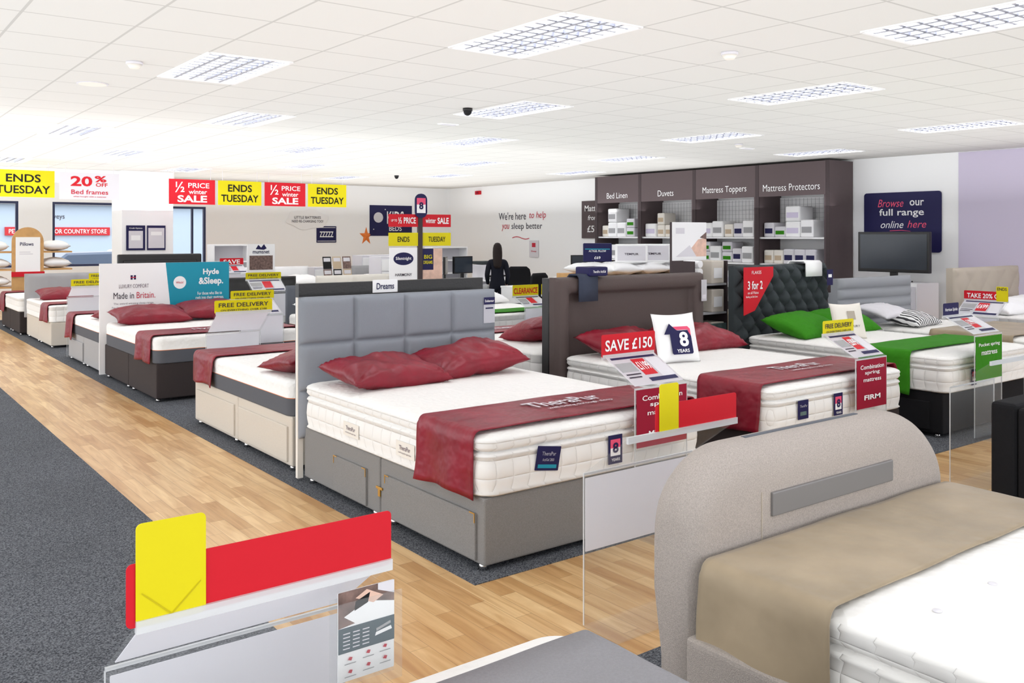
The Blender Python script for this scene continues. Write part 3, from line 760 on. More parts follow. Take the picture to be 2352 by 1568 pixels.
box('side_rail', (3.48 - 2.85, -1.3, .06), (3.53 - 2.85, .83, .41), M['oat'], t, bev=.02, seg=3)
box('slat_deck', (2.085 - 2.85, -1.3, .22), (3.48 - 2.85, .812, .3), M['greyfab'], t, bev=0)
for sx in (-.76, .64):
    for sy in (-1.25, .9): cyl('leg', (sx, sy, .004), .025, .06, M['plastic'], t, 12)
mt = mattress('mattress', 'thick white quilted mattress with button tufts', 2.09, 3.47, -.3, 1.8, .3, .32, 'pillowtop')
for i in range(4):
    for j in range(5):
        x = 2.09 + .2 + i * .3 - 2.78; y = -.3 + .3 + j * .3 - .75
        bm = bmesh.new(); bmesh.ops.create_uvsphere(bm, u_segments=10, v_segments=6, radius=.013, matrix=Matrix.Diagonal((1, 1, .3, 1)))
        finish('tuft_button', bm, M['pale'], mt, (x, y, .328), smooth=True)
runner('wide taupe velvet throw over the foot of mattress', 2.09, 3.47, 1.36, 1.79, .622, .36, .3, M['khaki'], name='bed_throw', seed=60, cat='throw', off=.03, ny=22, fold=.6)

# --- bed directly under the photographer
t = divan('divan_bed', 'light grey divan bed with grey throw', -.1, 1.47, -.3, 1.72, .35, M['greyfab'], [])
mattress('mattress', 'white mattress with rounded corner under grey throw', -.1, 1.48, -.3, 1.74, .35, .27, 'pillowtop')
runner('soft grey throw over white mattress', -.1, 1.48, -.25, 1.64, .625, .1, .1, M['greythrow'], name='bed_throw', seed=61, cat='throw', fold=.3)

# --- black bed at right
t = thing('upholstered_bed', 'black upholstered bed with square footboard', 'bed', (6.25, 1.5, 0))
box('footboard', (-.78, .9, .06), (.8, 1.05, .62), M['blackfab'], t, bev=.03, seg=3); box('side_rail', (-.78, -1.2, .06), (-.7, .9, .6), M['blackfab'], t, bev=.03, seg=3); box('side_rail', (.7, -1.2, .06), (.8, .9, .6), M['blackfab'], t, bev=.03, seg=3)
box('cushioned_top', (-.7, -1.2, .3), (.7, .9, .58), M['blackfab'], t, bev=.04, seg=3)
for sx in (-.72, .74):
    cyl('leg', (sx, .97, .004), .025, .06, M['plastic'], t, 12)

# ------------------------------------------------------------------ lecterns
def lectern(label, x0, x1, yb, face, bz=.78, hz=.92, run=.25, headers=(), slope=(), sheet=None, base_dir=-1, tb=False, price=True):
    w = x1 - x0
    t = thing('sign_stand', label, 'sign stand', ((x0 + x1) / 2, yb, .004), 0 if face > 0 else pi)
    a = math.atan2(hz - bz, run); Ls = math.hypot(hz - bz, run)
    box('upright_sheet', (-w / 2, -.003, .006), (w / 2, .003, bz), M['clear'], t, bev=0)
    box('base_plate', (-w / 2, min(0, base_dir * .2), 0), (w / 2, max(0, base_dir * .2), .006), M['clear'], t, bev=0)
    box('sloping_panel', (-w / 2, -Ls / 2, -.003), (w / 2, Ls / 2, .003), M['clear'], t, bev=0, loc=(0, run / 2, (bz + hz) / 2), rot=(a, 0, 0))
    box('bent_edge', (-w / 2, -.004, bz - .004), (w / 2, .004, bz + .004), M['edge'], t, bev=0)
    for s in (-1, 1): box('sheet_edge', (s * w / 2 - .0015, -.003, .006), (s * w / 2 + .0015, .003, bz - .004), M['edge'], t, bev=0)
    if price: card('price_card', t, (0, run / 2, (bz + hz) / 2 + .008), (a, 0, 0), w * .94, Ls * .9, M['paper'], slope, .002, back=tb)
    box('card_rail', (-w / 2, run - .004, hz - .012), (w / 2, run + .008, hz + .014), M['edge'], t, bev=0)
    for i, (u0, u1, h, m, lines) in enumerate(headers):
        card('header_card', t, ((u0 + u1 - 1) / 2 * w, run - .002 - i * .004 * (1 if face > 0 else -1), hz + h / 2 + .0), fY, (u1 - u0) * w, h, m, lines, .002, r=.012, back=tb)
    if sheet:
        m, z0, z1, lines = sheet
        card('insert_sheet', t, (0, -.006, (z0 + z1) / 2), fY, w * .96, z1 - z0, m, lines, .002, back=tb)
    return t
def price_lines(price=None):
    L = [('R', .03, .45, .36, .75, M['lightgrey']), ('R', .4, .3, .66, .85, M['red']), ('R', .7, .2, .97, .85, M['pale']), ('R', .05, .88, .95, .95, M['navy']), ('R', .4, .08, .95, .2, M['navy']), ('R', .05, .34, .34, .38, M['greytxt']), ('R', .05, .24, .3, .28, M['greytxt'])]
    if price: L.append((price, .53, .6, .24, .28, M['white'], 0, .02))
    return L
SAVE = [('SAVE £150', .5, .5, .88, .5, M['white'], 0, .02)]
FREE = [('FREE DELIVERY', .5, .62, .86, .32, M['greytxt'], 0, .01), ('ON EVERYTHING OVER £100', .5, .22, .8, .14, M['greytxt'])]
def comb(word): return [('Combination', .5, .85, .8, .09, M['white']), ('spring', .5, .72, .5, .09, M['white']), ('mattress', .5, .58, .6, .07, M['white']), (word, .5, .22, .55, .1, M['white'], 0, .03)]
lectern('clear sign stand with red save header and price card', 3.39, 3.79, 3.4, 1, headers=[(-.02, 1.02, .125, M['red'], SAVE)], slope=price_lines('£1199'), sheet=(M['crimson'], .47, .775, comb('MEDIUM')))
lectern('clear sign stand with yellow delivery header by brown bed', 5.45, 5.82, 3.41, 1, bz=.76, hz=.9, headers=[(0, 1, .1, M['yellow'], FREE)], slope=price_lines('£899'), sheet=(M['crimson'], .43, .755, comb('FIRM')))
lectern('clear sign stand with green insert sheet', 7.15, 7.6, 3.45, 1, bz=.8, hz=.93, headers=[(0, .55, .11, M['navy'], [('Harrison Spinks', .5, .5, .8, .3, M['white'])])], slope=price_lines('£1999'), sheet=(M['green'], .45, .79, [('Pocket spring', .5, .8, .8, .1, M['white']), ('mattress', .5, .62, .6, .1, M['white'])]))
t20 = lectern('clear sign stand with red take 20% off header', 0, .5, 0, 1, bz=.66, hz=.83, run=.25, headers=[(0, 1, .11, M['red'], [('TAKE 20% OFF', .5, .5, .85, .5, M['white'], 0, .02)]), (.74, 1, .17, M['yellow'], [('ENDS', .5, .83, .8, .2, M['greytxt'])])], slope=price_lines('£699'), sheet=(M['paper'], .36, .65, [('we can', .5, .8, .5, .12, M['greytxt'], .2), ('ASSEMBLE', .5, .55, .7, .12, M['redtxt']), ('your bed', .5, .3, .6, .14, M['greytxt'], .2)]))
t20.location = (10.42, 5.02, .004); t20.rotation_euler = (0, 0, -pi / 2)
lectern('clear sign stand with yellow delivery header by cream bed', 2.63, 3.12, 7.86, -1, bz=.73, hz=.925, headers=[(-.02, 1.02, .11, M['yellow'], FREE)], slope=(), sheet=(M['paper'], .4, .72, ()), tb=True, base_dir=-1)
lectern('clear sign stand with yellow delivery header by dark bed', 3.28, 3.74, 8.8, 1, headers=[(0, 1, .1, M['yellow'], FREE)], slope=price_lines(), sheet=(M['paper'], .5, .77, ()))
lectern('clear sign stand with yellow delivery header by light grey bed', 2.5, 2.98, 12.85, -1, headers=[(0, 1, .1, M['yellow'], FREE)], slope=(), sheet=(M['paper'], .45, .77, ()), tb=True)
lectern('clear sign stand with yellow header in second row', 4.5, 5.0, 11.6, 1, bz=.82, hz=.98, headers=[(0, 1, .1, M['yellow'], FREE)], slope=price_lines(), sheet=(M['paper'], .5, .8, ()))
lectern('clear sign stand with teal card in second row', 4.55, 4.95, 8.82, 1, headers=[(0, 1, .05, M['teal'], ())], slope=[('R', 0, 0, 1, 1, M['teal'])], sheet=(M['paper'], .5, .77, ()))
CLR = [('CLEARANCE', .5, .5, .92, .5, M['red'], 0, .02)]
lectern('clear sign stand with yellow clearance header', 6.95, 7.37, 8.9, 1, bz=.68, hz=.8, headers=[(0, 1, .15, M['yellow'], CLR)], slope=price_lines(), sheet=(M['paper'], .4, .67, ()))
lectern('clear sign stand with yellow clearance header near desk', 7.42, 7.84, 8.9, 1, bz=.68, hz=.8, headers=[(0, 1, .15, M['yellow'], CLR)], slope=price_lines(), sheet=(M['paper'], .4, .67, ()))
lectern('clear sign stand with red save header in far row', 7.0, 7.42, 12.1, 1, bz=.86, hz=1.0, headers=[(0, 1, .13, M['red'], [('SAVE £100', .5, .5, .88, .55, M['white'], 0, .02)])], slope=price_lines(), sheet=(M['paper'], .5, .8, ()))
lectern('clear sign stand with red save header near dark bed', 5.2, 5.6, 14.6, 1, bz=.95, hz=1.08, headers=[(0, 1, .12, M['red'], [('SAVE', .5, .5, .7, .6, M['white'], 0, .02)])], slope=price_lines(), sheet=(M['paper'], .6, .94, ()))
lectern('clear sign stand with yellow header near the windows', 3.0, 3.45, 13.7, 1, bz=.8, hz=.94, headers=[(0, 1, .1, M['yellow'], FREE)], slope=price_lines(), sheet=(M['paper'], .5, .79, ()))
def rear_stand(x0, x1, yb, label, hd, leaflet=False, sheet=True):
    w = x1 - x0
    t = lectern(label, x0, x1, yb, -1, bz=.62, hz=.8, run=.25, headers=hd, slope=(), sheet=(M['paper'], .3, .6, ()) if sheet else None, base_dir=1, price=leaflet)
    if leaflet:
        box('leaflet_pocket', (-w / 2 - .02, .262, .53), (-w / 2 + .15, .268, .74), M['clear'], t, bev=0)
        box('leaflet_pocket', (-w / 2 - .02, .225, .53), (-w / 2 + .15, .228, .74), M['clear'], t, bev=0)
        bm = bmesh.new(); P = [(-.06, .87), (0, .815), (.06, .87), (.06, .867), (0, .811), (-.06, .867)]
        V = [bm.verts.new((.224 + p[0], .2556, p[1])) for p in P]
        bm.faces.new((V[0], V[1], V[4], V[5])); bm.faces.new((V[1], V[2], V[3], V[4])); finish('fold_line', bm, M['foldline'], t)
        for k in range(3):
            L = []
            if k == 2:
                L = [('R', 0, .6, 1, 1, M['photoa']), ('P', [(0, .6), (1, .68), (1, .62), (1, .6)], M['white']), ('P', [(.1, .72), (.5, .84), (1, .76), (1, .64), (.3, .62)], M['white']), ('P', [(.3, .9), (.62, .8), (.8, .86), (.5, .97)], M['pinkskin']),
                     ('P', [(.28, .76), (.52, .82), (.56, .93), (.3, .86)], M['black']), ('P', [(.7, .93), (1, .85), (1, 1), (.7, 1)], M['pale']),
                     ('R', 0, .32, 1, .6, M['leafteal'])]
                for rr_ in range(5):
                    for cc in range(3): L.append(('R', .08 + .17 * cc, .36 + .042 * rr_, .2 + .17 * cc, .372 + .042 * rr_, M['pale']))
                L += [('P', [(.64, .42), (.95, .45), (.93, .49), (.66, .46)], M['white']), ('P', [(.66, .5), (.92, .55), (.93, .52), (.67, .47)], M['lightgrey'])]
                for cx, cy in ((.2, .24), (.52, .26), (.82, .27), (.2, .1), (.52, .12), (.82, .14)):
                    L.append(('P', [(cx - .04, cy), (cx - .01, cy + .03), (cx + .04, cy + .02), (cx + .02, cy - .015)], M['redtxt'])); L.append(('R', cx - .1, cy - .05, cx + .1, cy - .04, M['lightgrey']))
            card('leaflet', t, (-w / 2 + .065 + k * .002, .245 + k * .005, .655 + k * .002), (pi / 2, 0, pi), .148, .21, M['white'], L, .001)
    return t
rear_stand(.5, 1.09, 2.17, 'clear acrylic sign stand with blank yellow and red cards and leaflets', [(0, 1.03, .13, M['red'], ()), (.76, 1.0, .21, M['yellow'], ())], True)
rear_stand(2.46, 3.11, 2.76, 'clear acrylic sign stand with yellow and red cards seen from behind', [(0, .76, .12, M['red'], ()), (.56, .73, .2, M['yellow'], ())])
rear_stand(5.71, 6.3, 2.91, 'clear empty acrylic sign stand beside black bed', [], sheet=False)

# ------------------------------------------------------------------ hanging banners
def banner(x0, x1, z0, z1, m, lines, lab):
    o = card('hanging_banner', None, ((x0 + x1) / 2, 18.0, (z0 + z1) / 2), fY, x1 - x0, z1 - z0, m, lines, .01, label=lab, cat='banner', group='sale banners hanging from ceiling')
    for u in (-.4, .4):
        box('hanger', ((x1 - x0) * u - .004, (z1 - z0) / 2, -.006), ((x1 - x0) * u + .004, (z1 - z0) / 2 + CZ - z1, -.002), M['pale'], o, bev=0)
    return o
g_ = M['black']
ENDS = [('ENDS', .5, .7, .55, .3, g_, 0, .02), ('TUESDAY', .5, .28, .86, .3, g_, 0, .02)]
HALF = [('½', .23, .68, .2, .42, M['white'], 0, .01), ('PRICE', .64, .76, .46, .2, M['white'], 0, .01), ('winter', .62, .5, .4, .17, M['white']), ('SALE', .5, .22, .64, .28, M['white'], 0, .03)]
bx = [5.31, 6.27, 7.24, 8.2]; bwid = .9
for i, x in enumerate(bx):
    banner(x, x + bwid, 2.19, 2.68, M['red'] if i % 2 == 0 else M['yellow'], HALF if i % 2 == 0 else ENDS, 'red half price winter sale banner' if i % 2 == 0 else 'yellow ends Tuesday banner')
banner(2.3, 3.3, 2.26, 2.74, M['yellow'], ENDS, 'yellow ends Tuesday banner near the windows')
banner(3.38, 4.4, 2.24, 2.73, M['pale'], [('20', .36, .68, .36, .38, M['red'], 0, .03), ('%', .68, .78, .2, .24, M['red'], 0, .03), ('OFF', .7, .56, .2, .14, M['red'], 0, .02), ('Bed frames', .5, .28, .62, .17, M['redtxt']), ('when bought with a mattress', .5, .1, .55, .06, M['redtxt'])], 'white 20% off bed frames banner')

# ------------------------------------------------------------------ shelving on the right wall
XF = 13.37
secs = [(14.6, 13.28, 'Bed Linen', .62, .12), (13.28, 11.82, 'Duvets', .42, .12), (11.82, 10.34, 'Mattress Toppers', 1.03, .15), (10.34, 8.9, 'Mattress Protectors', 1.16, .12)]
def package(name, w, dd, h, m, band, lab):
    t = thing(name, lab, 'packaged bedding', (0, 0, 0), group='packaged bedding on the shelves')
    box('pack', (-dd / 2, -w / 2, 0), (dd / 2, w / 2, h), m, t, bev=.03, seg=3, smooth=True)
    box('label_band', (-dd / 2 - .003, -w / 2 + .03, h * .25), (-dd / 2 - .0005, w / 2 - .03, h * .6), band, t, bev=0)
    return t
masters = [package('bedding_pack', .26, .4, .3, M['white'], M['lightgrey'], 'white packaged duvet with pale label'), package('bedding_pack', .2, .35, .24, M['off'], M['kraft'], 'cream packaged bed linen'),
           package('bedding_pack', .3, .4, .27, M['white'], M['lilac'], 'white packaged protector with lilac label'), package('bedding_pack', .24, .35, .19, M['pale'], M['green'], 'white pack with green label'),
           package('bedding_pack', .22, .35, .26, M['pale'], M['navy'], 'white packaged bedding with navy label')]
used = [False] * 5
def place_pack(k, loc, rz=0):
    if not used[k]:
        used[k] = True; masters[k].location = loc; masters[k].rotation_euler = (0, 0, rz); return masters[k]
    return dup(masters[k], loc, rz)
sizes = [.26, .2, .3, .24, .22]; hts = [.3, .24, .27, .19, .26]
for si, (ya, yb, title, tw, th) in enumerate(secs):
    cy = (ya + yb) / 2; w = ya - yb
    t = thing('shelving_unit', 'tall brown shelving unit headed ' + title, 'shelving unit', (XF, cy, 0), group='brown bedding shelving units')
    dep = XR - XF - .02
    box('side_panel', (0, w / 2 - .05, 0), (dep, w / 2 - .001, 2.84), M['unit'], t, bev=.003); box('side_panel', (0, -w / 2 + .001, 0), (dep, -w / 2 + .05, 2.84), M['unit'], t, bev=.003)
    box('front_post', (-.03, w / 2 - .075, 0), (-.002, w / 2 - .001, 2.84), M['unitdark'], t, bev=.003)
    box('back_panel', (dep - .03, -w / 2 + .05, .3), (dep, w / 2 - .05, 2.27), M['white'], t, bev=0)
    box('top_panel', (0, -w / 2 + .05, 2.78), (dep, w / 2 - .05, 2.84), M['unit'], t, bev=0)
    f = box('fascia', (-.028, -w / 2 + .001, 2.27), (-.002, w / 2 - .078, 2.84), M['unit'], t, bev=.003)
    text(title, tw, th, M['white'], f, (-.034, -.03, 2.42), fX, bold=-.006)
    box('plinth', (0, -w / 2 + .05, 0), (dep, w / 2 - .05, .3), M['unitdark'], t, bev=.003)
    for zz in (.62, 1.05, 1.52): box('shelf', (.02, -w / 2 + .05, zz), (dep - .03, w / 2 - .05, zz + .03), M['white'], t, bev=.003)
    bm = bmesh.new(); y = -w / 2 + .08
    while y < w / 2 - .06: add_box(bm, (dep - .045, y, 1.56), (dep - .042, y + .003, 2.25)); y += .08
    zz = 1.58
    while zz < 2.25: add_box(bm, (dep - .048, -w / 2 + .06, zz), (dep - .045, w / 2 - .06, zz + .003)); zz += .08
    finish('wire_grid', bm, M['lightgrey'], t)
    for zi, zz in enumerate((1.55, 1.08, .65)):
        y = ya - .08
        while True:
            k = [0, 1, 3, 2, 4][(R.randrange(4) + si) % 5] if zi else [0, 3, 1, 2, 4][(si + R.randrange(4)) % 5]
            if y - sizes[k] < yb + .07: break
            place_pack(k, (XF + .28, y - sizes[k] / 2, zz + .001), 0)
            if (zi == 0 and R.random() < .3) or (zi == 1 and k == 3): place_pack(k, (XF + .28, y - sizes[k] / 2, zz + .002 + hts[k]), 0)
            y -= sizes[k] + R.choice([.004, .008, .015])
ty = thing('shelf_end_panel', 'tall plain brown end panel of the shelving', 'panel', (XF, 8.86, 0)); box('panel', (-.03, -.03, 0), (.66, .03, 2.845), M['unit'], ty, bev=.003); box('edge_trim', (-.034, -.034, 0), (-.03, .034, 2.845), M['unitdark'], ty, bev=0)

card('wall_sign', None, (XR - .03, 15.25, 1.94), fX, 1.1, .86, M['unit'], [('Mattresses', .5, .8, .8, .16, M['white']), ('from', .35, .55, .3, .13, M['white'], .2), ('£59', .35, .25, .34, .18, M['white'])], .02, label='brown wall sign advertising mattress prices', cat='sign')
# wall lettering
wl = thing('wall_lettering', 'dark and pink vinyl slogan lettering on white wall', 'wall lettering', (XR - .006, 18.15, 1.9))
text("We're here", 1.15, .19, M['greytxt'], wl, (0, .36, .17), fX); text('to help', .66, .21, M['redtxt'], wl, (0, -.68, .16), fX, shear=.2)
text('you', .33, .17, M['redtxt'], wl, (0, .64, -.13), fX, shear=.2); text('sleep better', 1.25, .2, M['greytxt'], wl, (0, -.24, -.11), fX)
pts = [(-.35 + .07 * i, .03 * math.sin(i * .6)) for i in range(11)]
bm = bmesh.new(); A = [bm.verts.new((0, -p[0], -.38 + p[1])) for p in pts]; B = [bm.verts.new((0, -p[0], -.4 + p[1])) for p in pts]
for i in range(10): bm.faces.new((A[i], A[i + 1], B[i + 1], B[i]))
finish('flourish', bm, M['redtxt'], wl)
card('wall_sign', None, (XR - .02, 17.6, 1.24), fX, .36, .42, M['pale'], [('R', .3, .6, .7, .85, M['redtxt']), ('Sleep', .5, .35, .6, .12, M['redtxt'])], .01, label='small white and pink poster on wall', cat='poster')
card('wall_sign', None, (XR - .03, 7.95, 1.8), fX, 1.33, .98, M['navy'], [('Browse', .36, .82, .34, .13, M['pink'], .3, 0), ('our', .7, .815, .18, .09, M['white']), ('full range', .5, .65, .58, .15, M['white']), ('online', .38, .46, .3, .12, M['white'], .3, 0), ('here', .7, .465, .24, .12, M['pink'], .3, 0), ('P', [(.35, .36), (.5, .37), (.62, .35), (.62, .345), (.5, .36), (.35, .35)], M['pink'])], .02, r=.05, label='navy rounded wall sign inviting to browse online', cat='sign')
t = thing('fire_alarm', 'small red fire alarm sounder on the wall', 'fire alarm', (XR, 20.0, 2.72)); box('housing', (-.05, -.12, -.05), (0, .12, .05), M['red'], t, bev=.01); box('lens', (-.07, -.05, -.03), (-.05, .05, .03), M['crimson'], t, bev=.006)
# television
t = thing('television', 'flat black television on a stand with cable', 'television', (13.45, 7.76, 0))
box('screen_body', (-.02, -.6, 1.0), (.05, .6, 1.64), M['plastic'], t, bev=.01); box('screen', (-.024, -.56, 1.05), (-.0205, .56, 1.6), M['screen'], t, bev=0)
box('neck', (0, -.06, .86), (.04, .06, 1.02), M['plastic'], t, bev=.005); box('foot', (-.12, -.25, .85), (.14, .25, .87), M['plastic'], t, bev=.006)
t = thing('tv_cabinet', 'white cabinet under the television', 'cabinet', (13.5, 7.76, 0))
box('body', (-.25, -.5, .03), (.4, .5, .845), M['white'], t, bev=.006)
for s in (-1, 1):
    dd = box('door', (-.268, min(s * .02, s * .48), .08), (-.251, max(s * .02, s * .48), .8), M['pale'], t, bev=.004); box('handle', (-.285, s * .06 - .01, .4), (-.268, s * .06 + .01, .52), M['chrome'], dd, bev=.003)

# ------------------------------------------------------------------ pillow display table & boxes
t = thing('display_table', 'light wooden slatted display table holding white pillows', 'table', (9.45, 9.6, 0))
for sx in (-.8, .78):
    for sy in (-.58, .56): box('leg', (sx, sy, 0), (sx + .06, sy + .06, .95), M['woodlight'], t, bev=.004)
box('top_frame', (-.85, -.62, .95), (.87, .65, 1.03), M['woodlight'], t, bev=.006)
for i in range(6):
    pillow('pillow', 'white pillow lying flat on the display table', 'pillow', (8.9 + .55 * (i % 3), 9.3 + .55 * (i // 3), 1.11), (0, 0, 0), .6, .55, .17, M['white'], group='pillows on display table', seed=70 + i)
def bx_pack(lab, x, y, z, w, h, m, lines, rz=-.75):
    t = thing('boxed_pillow', lab, 'boxed pillow', (x, y, z), rz); box('carton', (-w / 2, -.09, 0), (w / 2, .09, h), m, t, bev=.015)
    card('printed_front', t, (0, -.092, h / 2), fY, w * .86, h * .8, m if m != M['white'] else M['pale'], lines, .001)
bx_pack('navy boxed gel pillow with price', 9.05, 9.85, 1.2, .42, .27, M['navy'], [('ACTIGEL PILLOW', .5, .6, .7, .14, M['white']), ('£69', .5, .15, .25, .18, M['white']), ('R', 0, .7, 1, .76, M['teal'])])
bx_pack('white boxed pillow with grey lettering', 9.2, 9.3, 1.2, .46, .26, M['white'], [('TEMPUR', .5, .45, .5, .14, M['greytxt'])])
bx_pack('wide white boxed pillow with grey lettering', 9.65, 9.3, 1.2, .5, .26, M['white'], [('TEMPUR', .5, .45, .5, .14, M['greytxt'])])
bx_pack('navy standing price sign on table', 9.95, 9.0, 1.2, .32, .34, M['navy'], [('silentnight', .5, .7, .7, .1, M['white']), ('Buy one', .5, .45, .6, .1, M['white'])])
bx_pack('navy boxed gel cushion on top of headboard', 4.98, 5.49, 1.262, .2, .075, M['navy'], [('TheraPur ActiGel', .5, .5, .8, .35, M['white'])], 0)
# draped samples on headboards
def drape(lab, x0, x1, y, z, m, dl, th=.13):
    bm = bmesh.new(); P = [(y - th / 2, z - dl), (y - th / 2, z - dl / 2), (y - th / 2, z - .01), (y - th / 2 + .02, z + .008), (y + th / 2 - .02, z + .008), (y + th / 2, z - .01), (y + th / 2, z - dl * .6)]
    A = [bm.verts.new((x0, p, q)) for p, q in P]; B = [bm.verts.new((x1, p, q)) for p, q in P]
    for i in range(6): bm.faces.new((A[i], A[i + 1], B[i + 1], B[i]))
    o = finish('fabric_sample', bm, m, smooth=True); s = o.modifiers.new('t', 'SOLIDIFY'); s.thickness = .012; s.offset = 1; meta(o, lab, 'fabric sample')
drape('grey-blue cover sample draped over brown headboard', 4.78, 4.98, 5.49, 1.262, M['navyfab'], .2)
drape('white fabric sample draped over charcoal headboard', 7.85, 8.12, 5.57, 1.315, M['white'], .14, .2)
card('hanging_tag', None, (8.2, 5.42, 1.16), fY, .1, .16, M['navy'], [('R', .2, .5, .8, .7, M['white'])], .002, label='navy tag hanging from charcoal headboard', cat='tag')
card('hanging_tag', None, (6.26, 5.41, 1.1), fY, .07, .19, M['paper'], [('R', .2, .1, .8, .3, M['pale'])], .002, label='white tag hanging on brown headboard', cat='tag')
bm = bmesh.new(); P = [(6.84, 1.29), (7.28, 1.29), (7.28, 1.2), (7.0, .88), (6.84, .84)]
A = [bm.verts.new((x, 5.43, z)) for x, z in P]; B = [bm.verts.new((x, 5.436, z)) for x, z in P]
bm.faces.new(A); bm.faces.new(B[::-1])
for i in range(5): bm.faces.new((A[i], A[(i + 1) % 5], B[(i + 1) % 5], B[i]))
o = finish('corner_sign', bm, M['red']); meta(o, 'red corner sign with 3 for 2 offer on charcoal headboard', 'sign')
text('3 for 2', .22, .08, M['white'], o, (7.0, 5.425, 1.12), fY, bold=.02); text('on all Flakes', .16, .025, M['white'], o, (6.97, 5.425, 1.05), fY); text('Bedding and Bed Linen', .17, .025, M['white'], o, (6.95, 5.425, 1.01), fY)
text('FLAKES', .14, .03, M['white'], o, (7.02, 5.425, 1.24), fY)

# gondola
t = thing('merchandise_stand', 'narrow dark merchandise stand with picture header', 'display stand', (6.87, 6.0, 0))
box('back_panel', (-.25, .13, 0), (.25, .16, 1.72), M['unitdark'], t, bev=.003)
for s in (-.25, .23): box('side_panel', (s, -.15, 0), (s + .02, .13, 1.34), M['unitdark'], t, bev=.002)
for zz in (.15, .5, .82, 1.1): box('shelf', (-.23, -.15, zz), (.23, .13, zz + .02), M['lightgrey'], t, bev=.002)
card('picture_header', t, (0, .125, 1.53), fY, .5, .38, M['white'], [('P', [(.35, .1), (.75, .55), (1, .6), (1, .1)], M['pinkskin']), ('P', [(.8, .6), (1, .75), (1, .55)], M['photoa']), ('R', .1, .7, .35, .85, M['pale']), ('P', [(.1, .1), (.5, .4), (.7, .1)], M['pale'])], .004)
for zz in (.52, .84, 1.12):
    for i in range(2):
        q = thing('folded_protector', 'rolled white protector on merchandise stand' if i == 0 else 'cream boxed linen on merchandise stand', 'packaged bedding', (6.87 - .12 + .22 * i, 5.98, zz + .001), group='packs on merchandise stand')
        if i == 0:
            for k in range(3): cyl('roll', (0, -.1, .04 + k * .075), .036, .2, M['white'], q, 14, rot=(-pi / 2, 0, 0))
        else:
            box('carton', (-.09, -.13, 0), (.09, .08, .22), M['cream'], q, bev=.006); box('label', (-.06, -.133, .05), (.06, -.1305, .15), M['white'], q, bev=0)
q = card('picture_card', None, (6.87, 5.835, .62), fY, .42, .22, M['photob'], [('R', .1, .6, .5, .9, M['green'])], .005, label='dark green picture card on merchandise stand', cat='picture')

# ------------------------------------------------------------------ totem pole
t = thing('sign_totem', 'dark post carrying sale panels on both sides', 'sign post', (4.33, 7.1, 0), math.radians(-8))
cyl('base', (0, 0, .004), .2, .02, M['plastic'], t, 28); box('post', (-.02, -.02, .02), (.02, .02, 1.83), M['unitdark'], t, bev=.003)
card('top_badge', t, (0, -.03, 1.86), fY, .12, .22, M['navy'], [('R', .14, .2, .86, .82, M['white']), ('R', .14, .55, .86, .82, M['pink']), ('8', .5, .5, .35, .3, M['navy'], 0, .03)], .01, r=.055)
for s, txt1, txt2 in ((-1, [('UP TO', .18, .5, .2, .18, M['white']), ('½ PRICE', .62, .5, .6, .5, M['white'], 0, .02)], [('ENDS', .5, .5, .4, .4, g_, 0, .01)]), (1, [('winter', .28, .5, .36, .4, M['white']), ('SALE', .72, .5, .4, .5, M['white'], 0, .03)], [('TUESDAY', .5, .5, .6, .4, g_, 0, .01)])):
    xc = s * .165
    card('sale_panel', t, (xc, -.01, 1.725), fY, .285, .115, M['red'], txt1, .006); card('sale_panel', t, (xc, -.01, 1.555), fY, .285, .12, M['yellow'], txt2, .006)
card('lower_panel', t, (-.165, -.01, 1.3), fY, .27, .36, M['white'], [('P', [(.5 + .36 * math.cos(k * pi / 12), .72 + .16 * math.sin(k * pi / 12)) for k in range(24)], M['navy']), ('Silentnight', .5, .72, .56, .1, M['white'], 0, .01), ('HARMONY', .5, .32, .6, .07, M['greytxt']), ('Dreams', .7, .12, .25, .05, M['greytxt'])], .006)
card('lower_panel', t, (.12, -.01, 1.32), fY, .2, .3, M['pinkskin'], [('R', 0, .35, .55, 1, M['navy']), ('BIG', .28, .75, .4, .12, M['yellow']), ('DREAMS', .28, .58, .45, .1, M['yellow'])], .006)

# ------------------------------------------------------------------ back wall decoration
bw = YB - .012
cl = [(.5 + .5 * math.cos(a) * (1 + .06 * math.sin(6 * a)), .5 + .5 * math.sin(a) * (1 + .1 * math.sin(6 * a))) for a in [k * 2 * pi / 48 for k in range(48)]]
o = card('cloud_sign', None, (9.78, bw, 1.98), fY, .9, .4, M['pale'], [('P', [(.5 + (u - .5) * 1.25, .5 + (v - .5) * 1.25) for u, v in cl], M['white']), ('LITTLE BATTERIES', .5, .62, .8, .16, M['greytxt']), ('NEED RE-CHARGING TOO!', .5, .38, .95, .16, M['greytxt'])], .01, r=.19, label='white cloud-shaped wall sign with slogan', cat='sign')
card('wall_sign', None, (10.3, bw, 1.6), fY, .55, .42, M['navy'], [('ZZZZZ', .5, .5, .7, .35, M['white'], 0, .02), ('R', .04, .9, .96, .93, M['white']), ('R', .04, .07, .96, .1, M['white'])], .01, label='navy wall sign with row of letters', cat='sign')
card('wall_sign', None, (12.2, bw, 1.97), fY, 1.3, .82, M['navy'], [('KIDS', .6, .6, .4, .42, M['white'], 0, .01), ('P', [(.2 + .11 * math.cos(k * pi / 10), .6 + .17 * math.sin(k * pi / 10)) for k in range(20)], M['pale']), ('BEDS', .6, .24, .3, .16, M['white']), ('R', .08, .2, .1, .23, M['white']), ('R', .35, .85, .37, .88, M['white'])], .01, label='navy night-sky wall panel for kids department', cat='sign')
st = [(0.5 + (.5 if k % 2 == 0 else .2) * math.sin(k * pi / 5), .5 + (.5 if k % 2 == 0 else .2) * math.cos(k * pi / 5)) for k in range(10)]
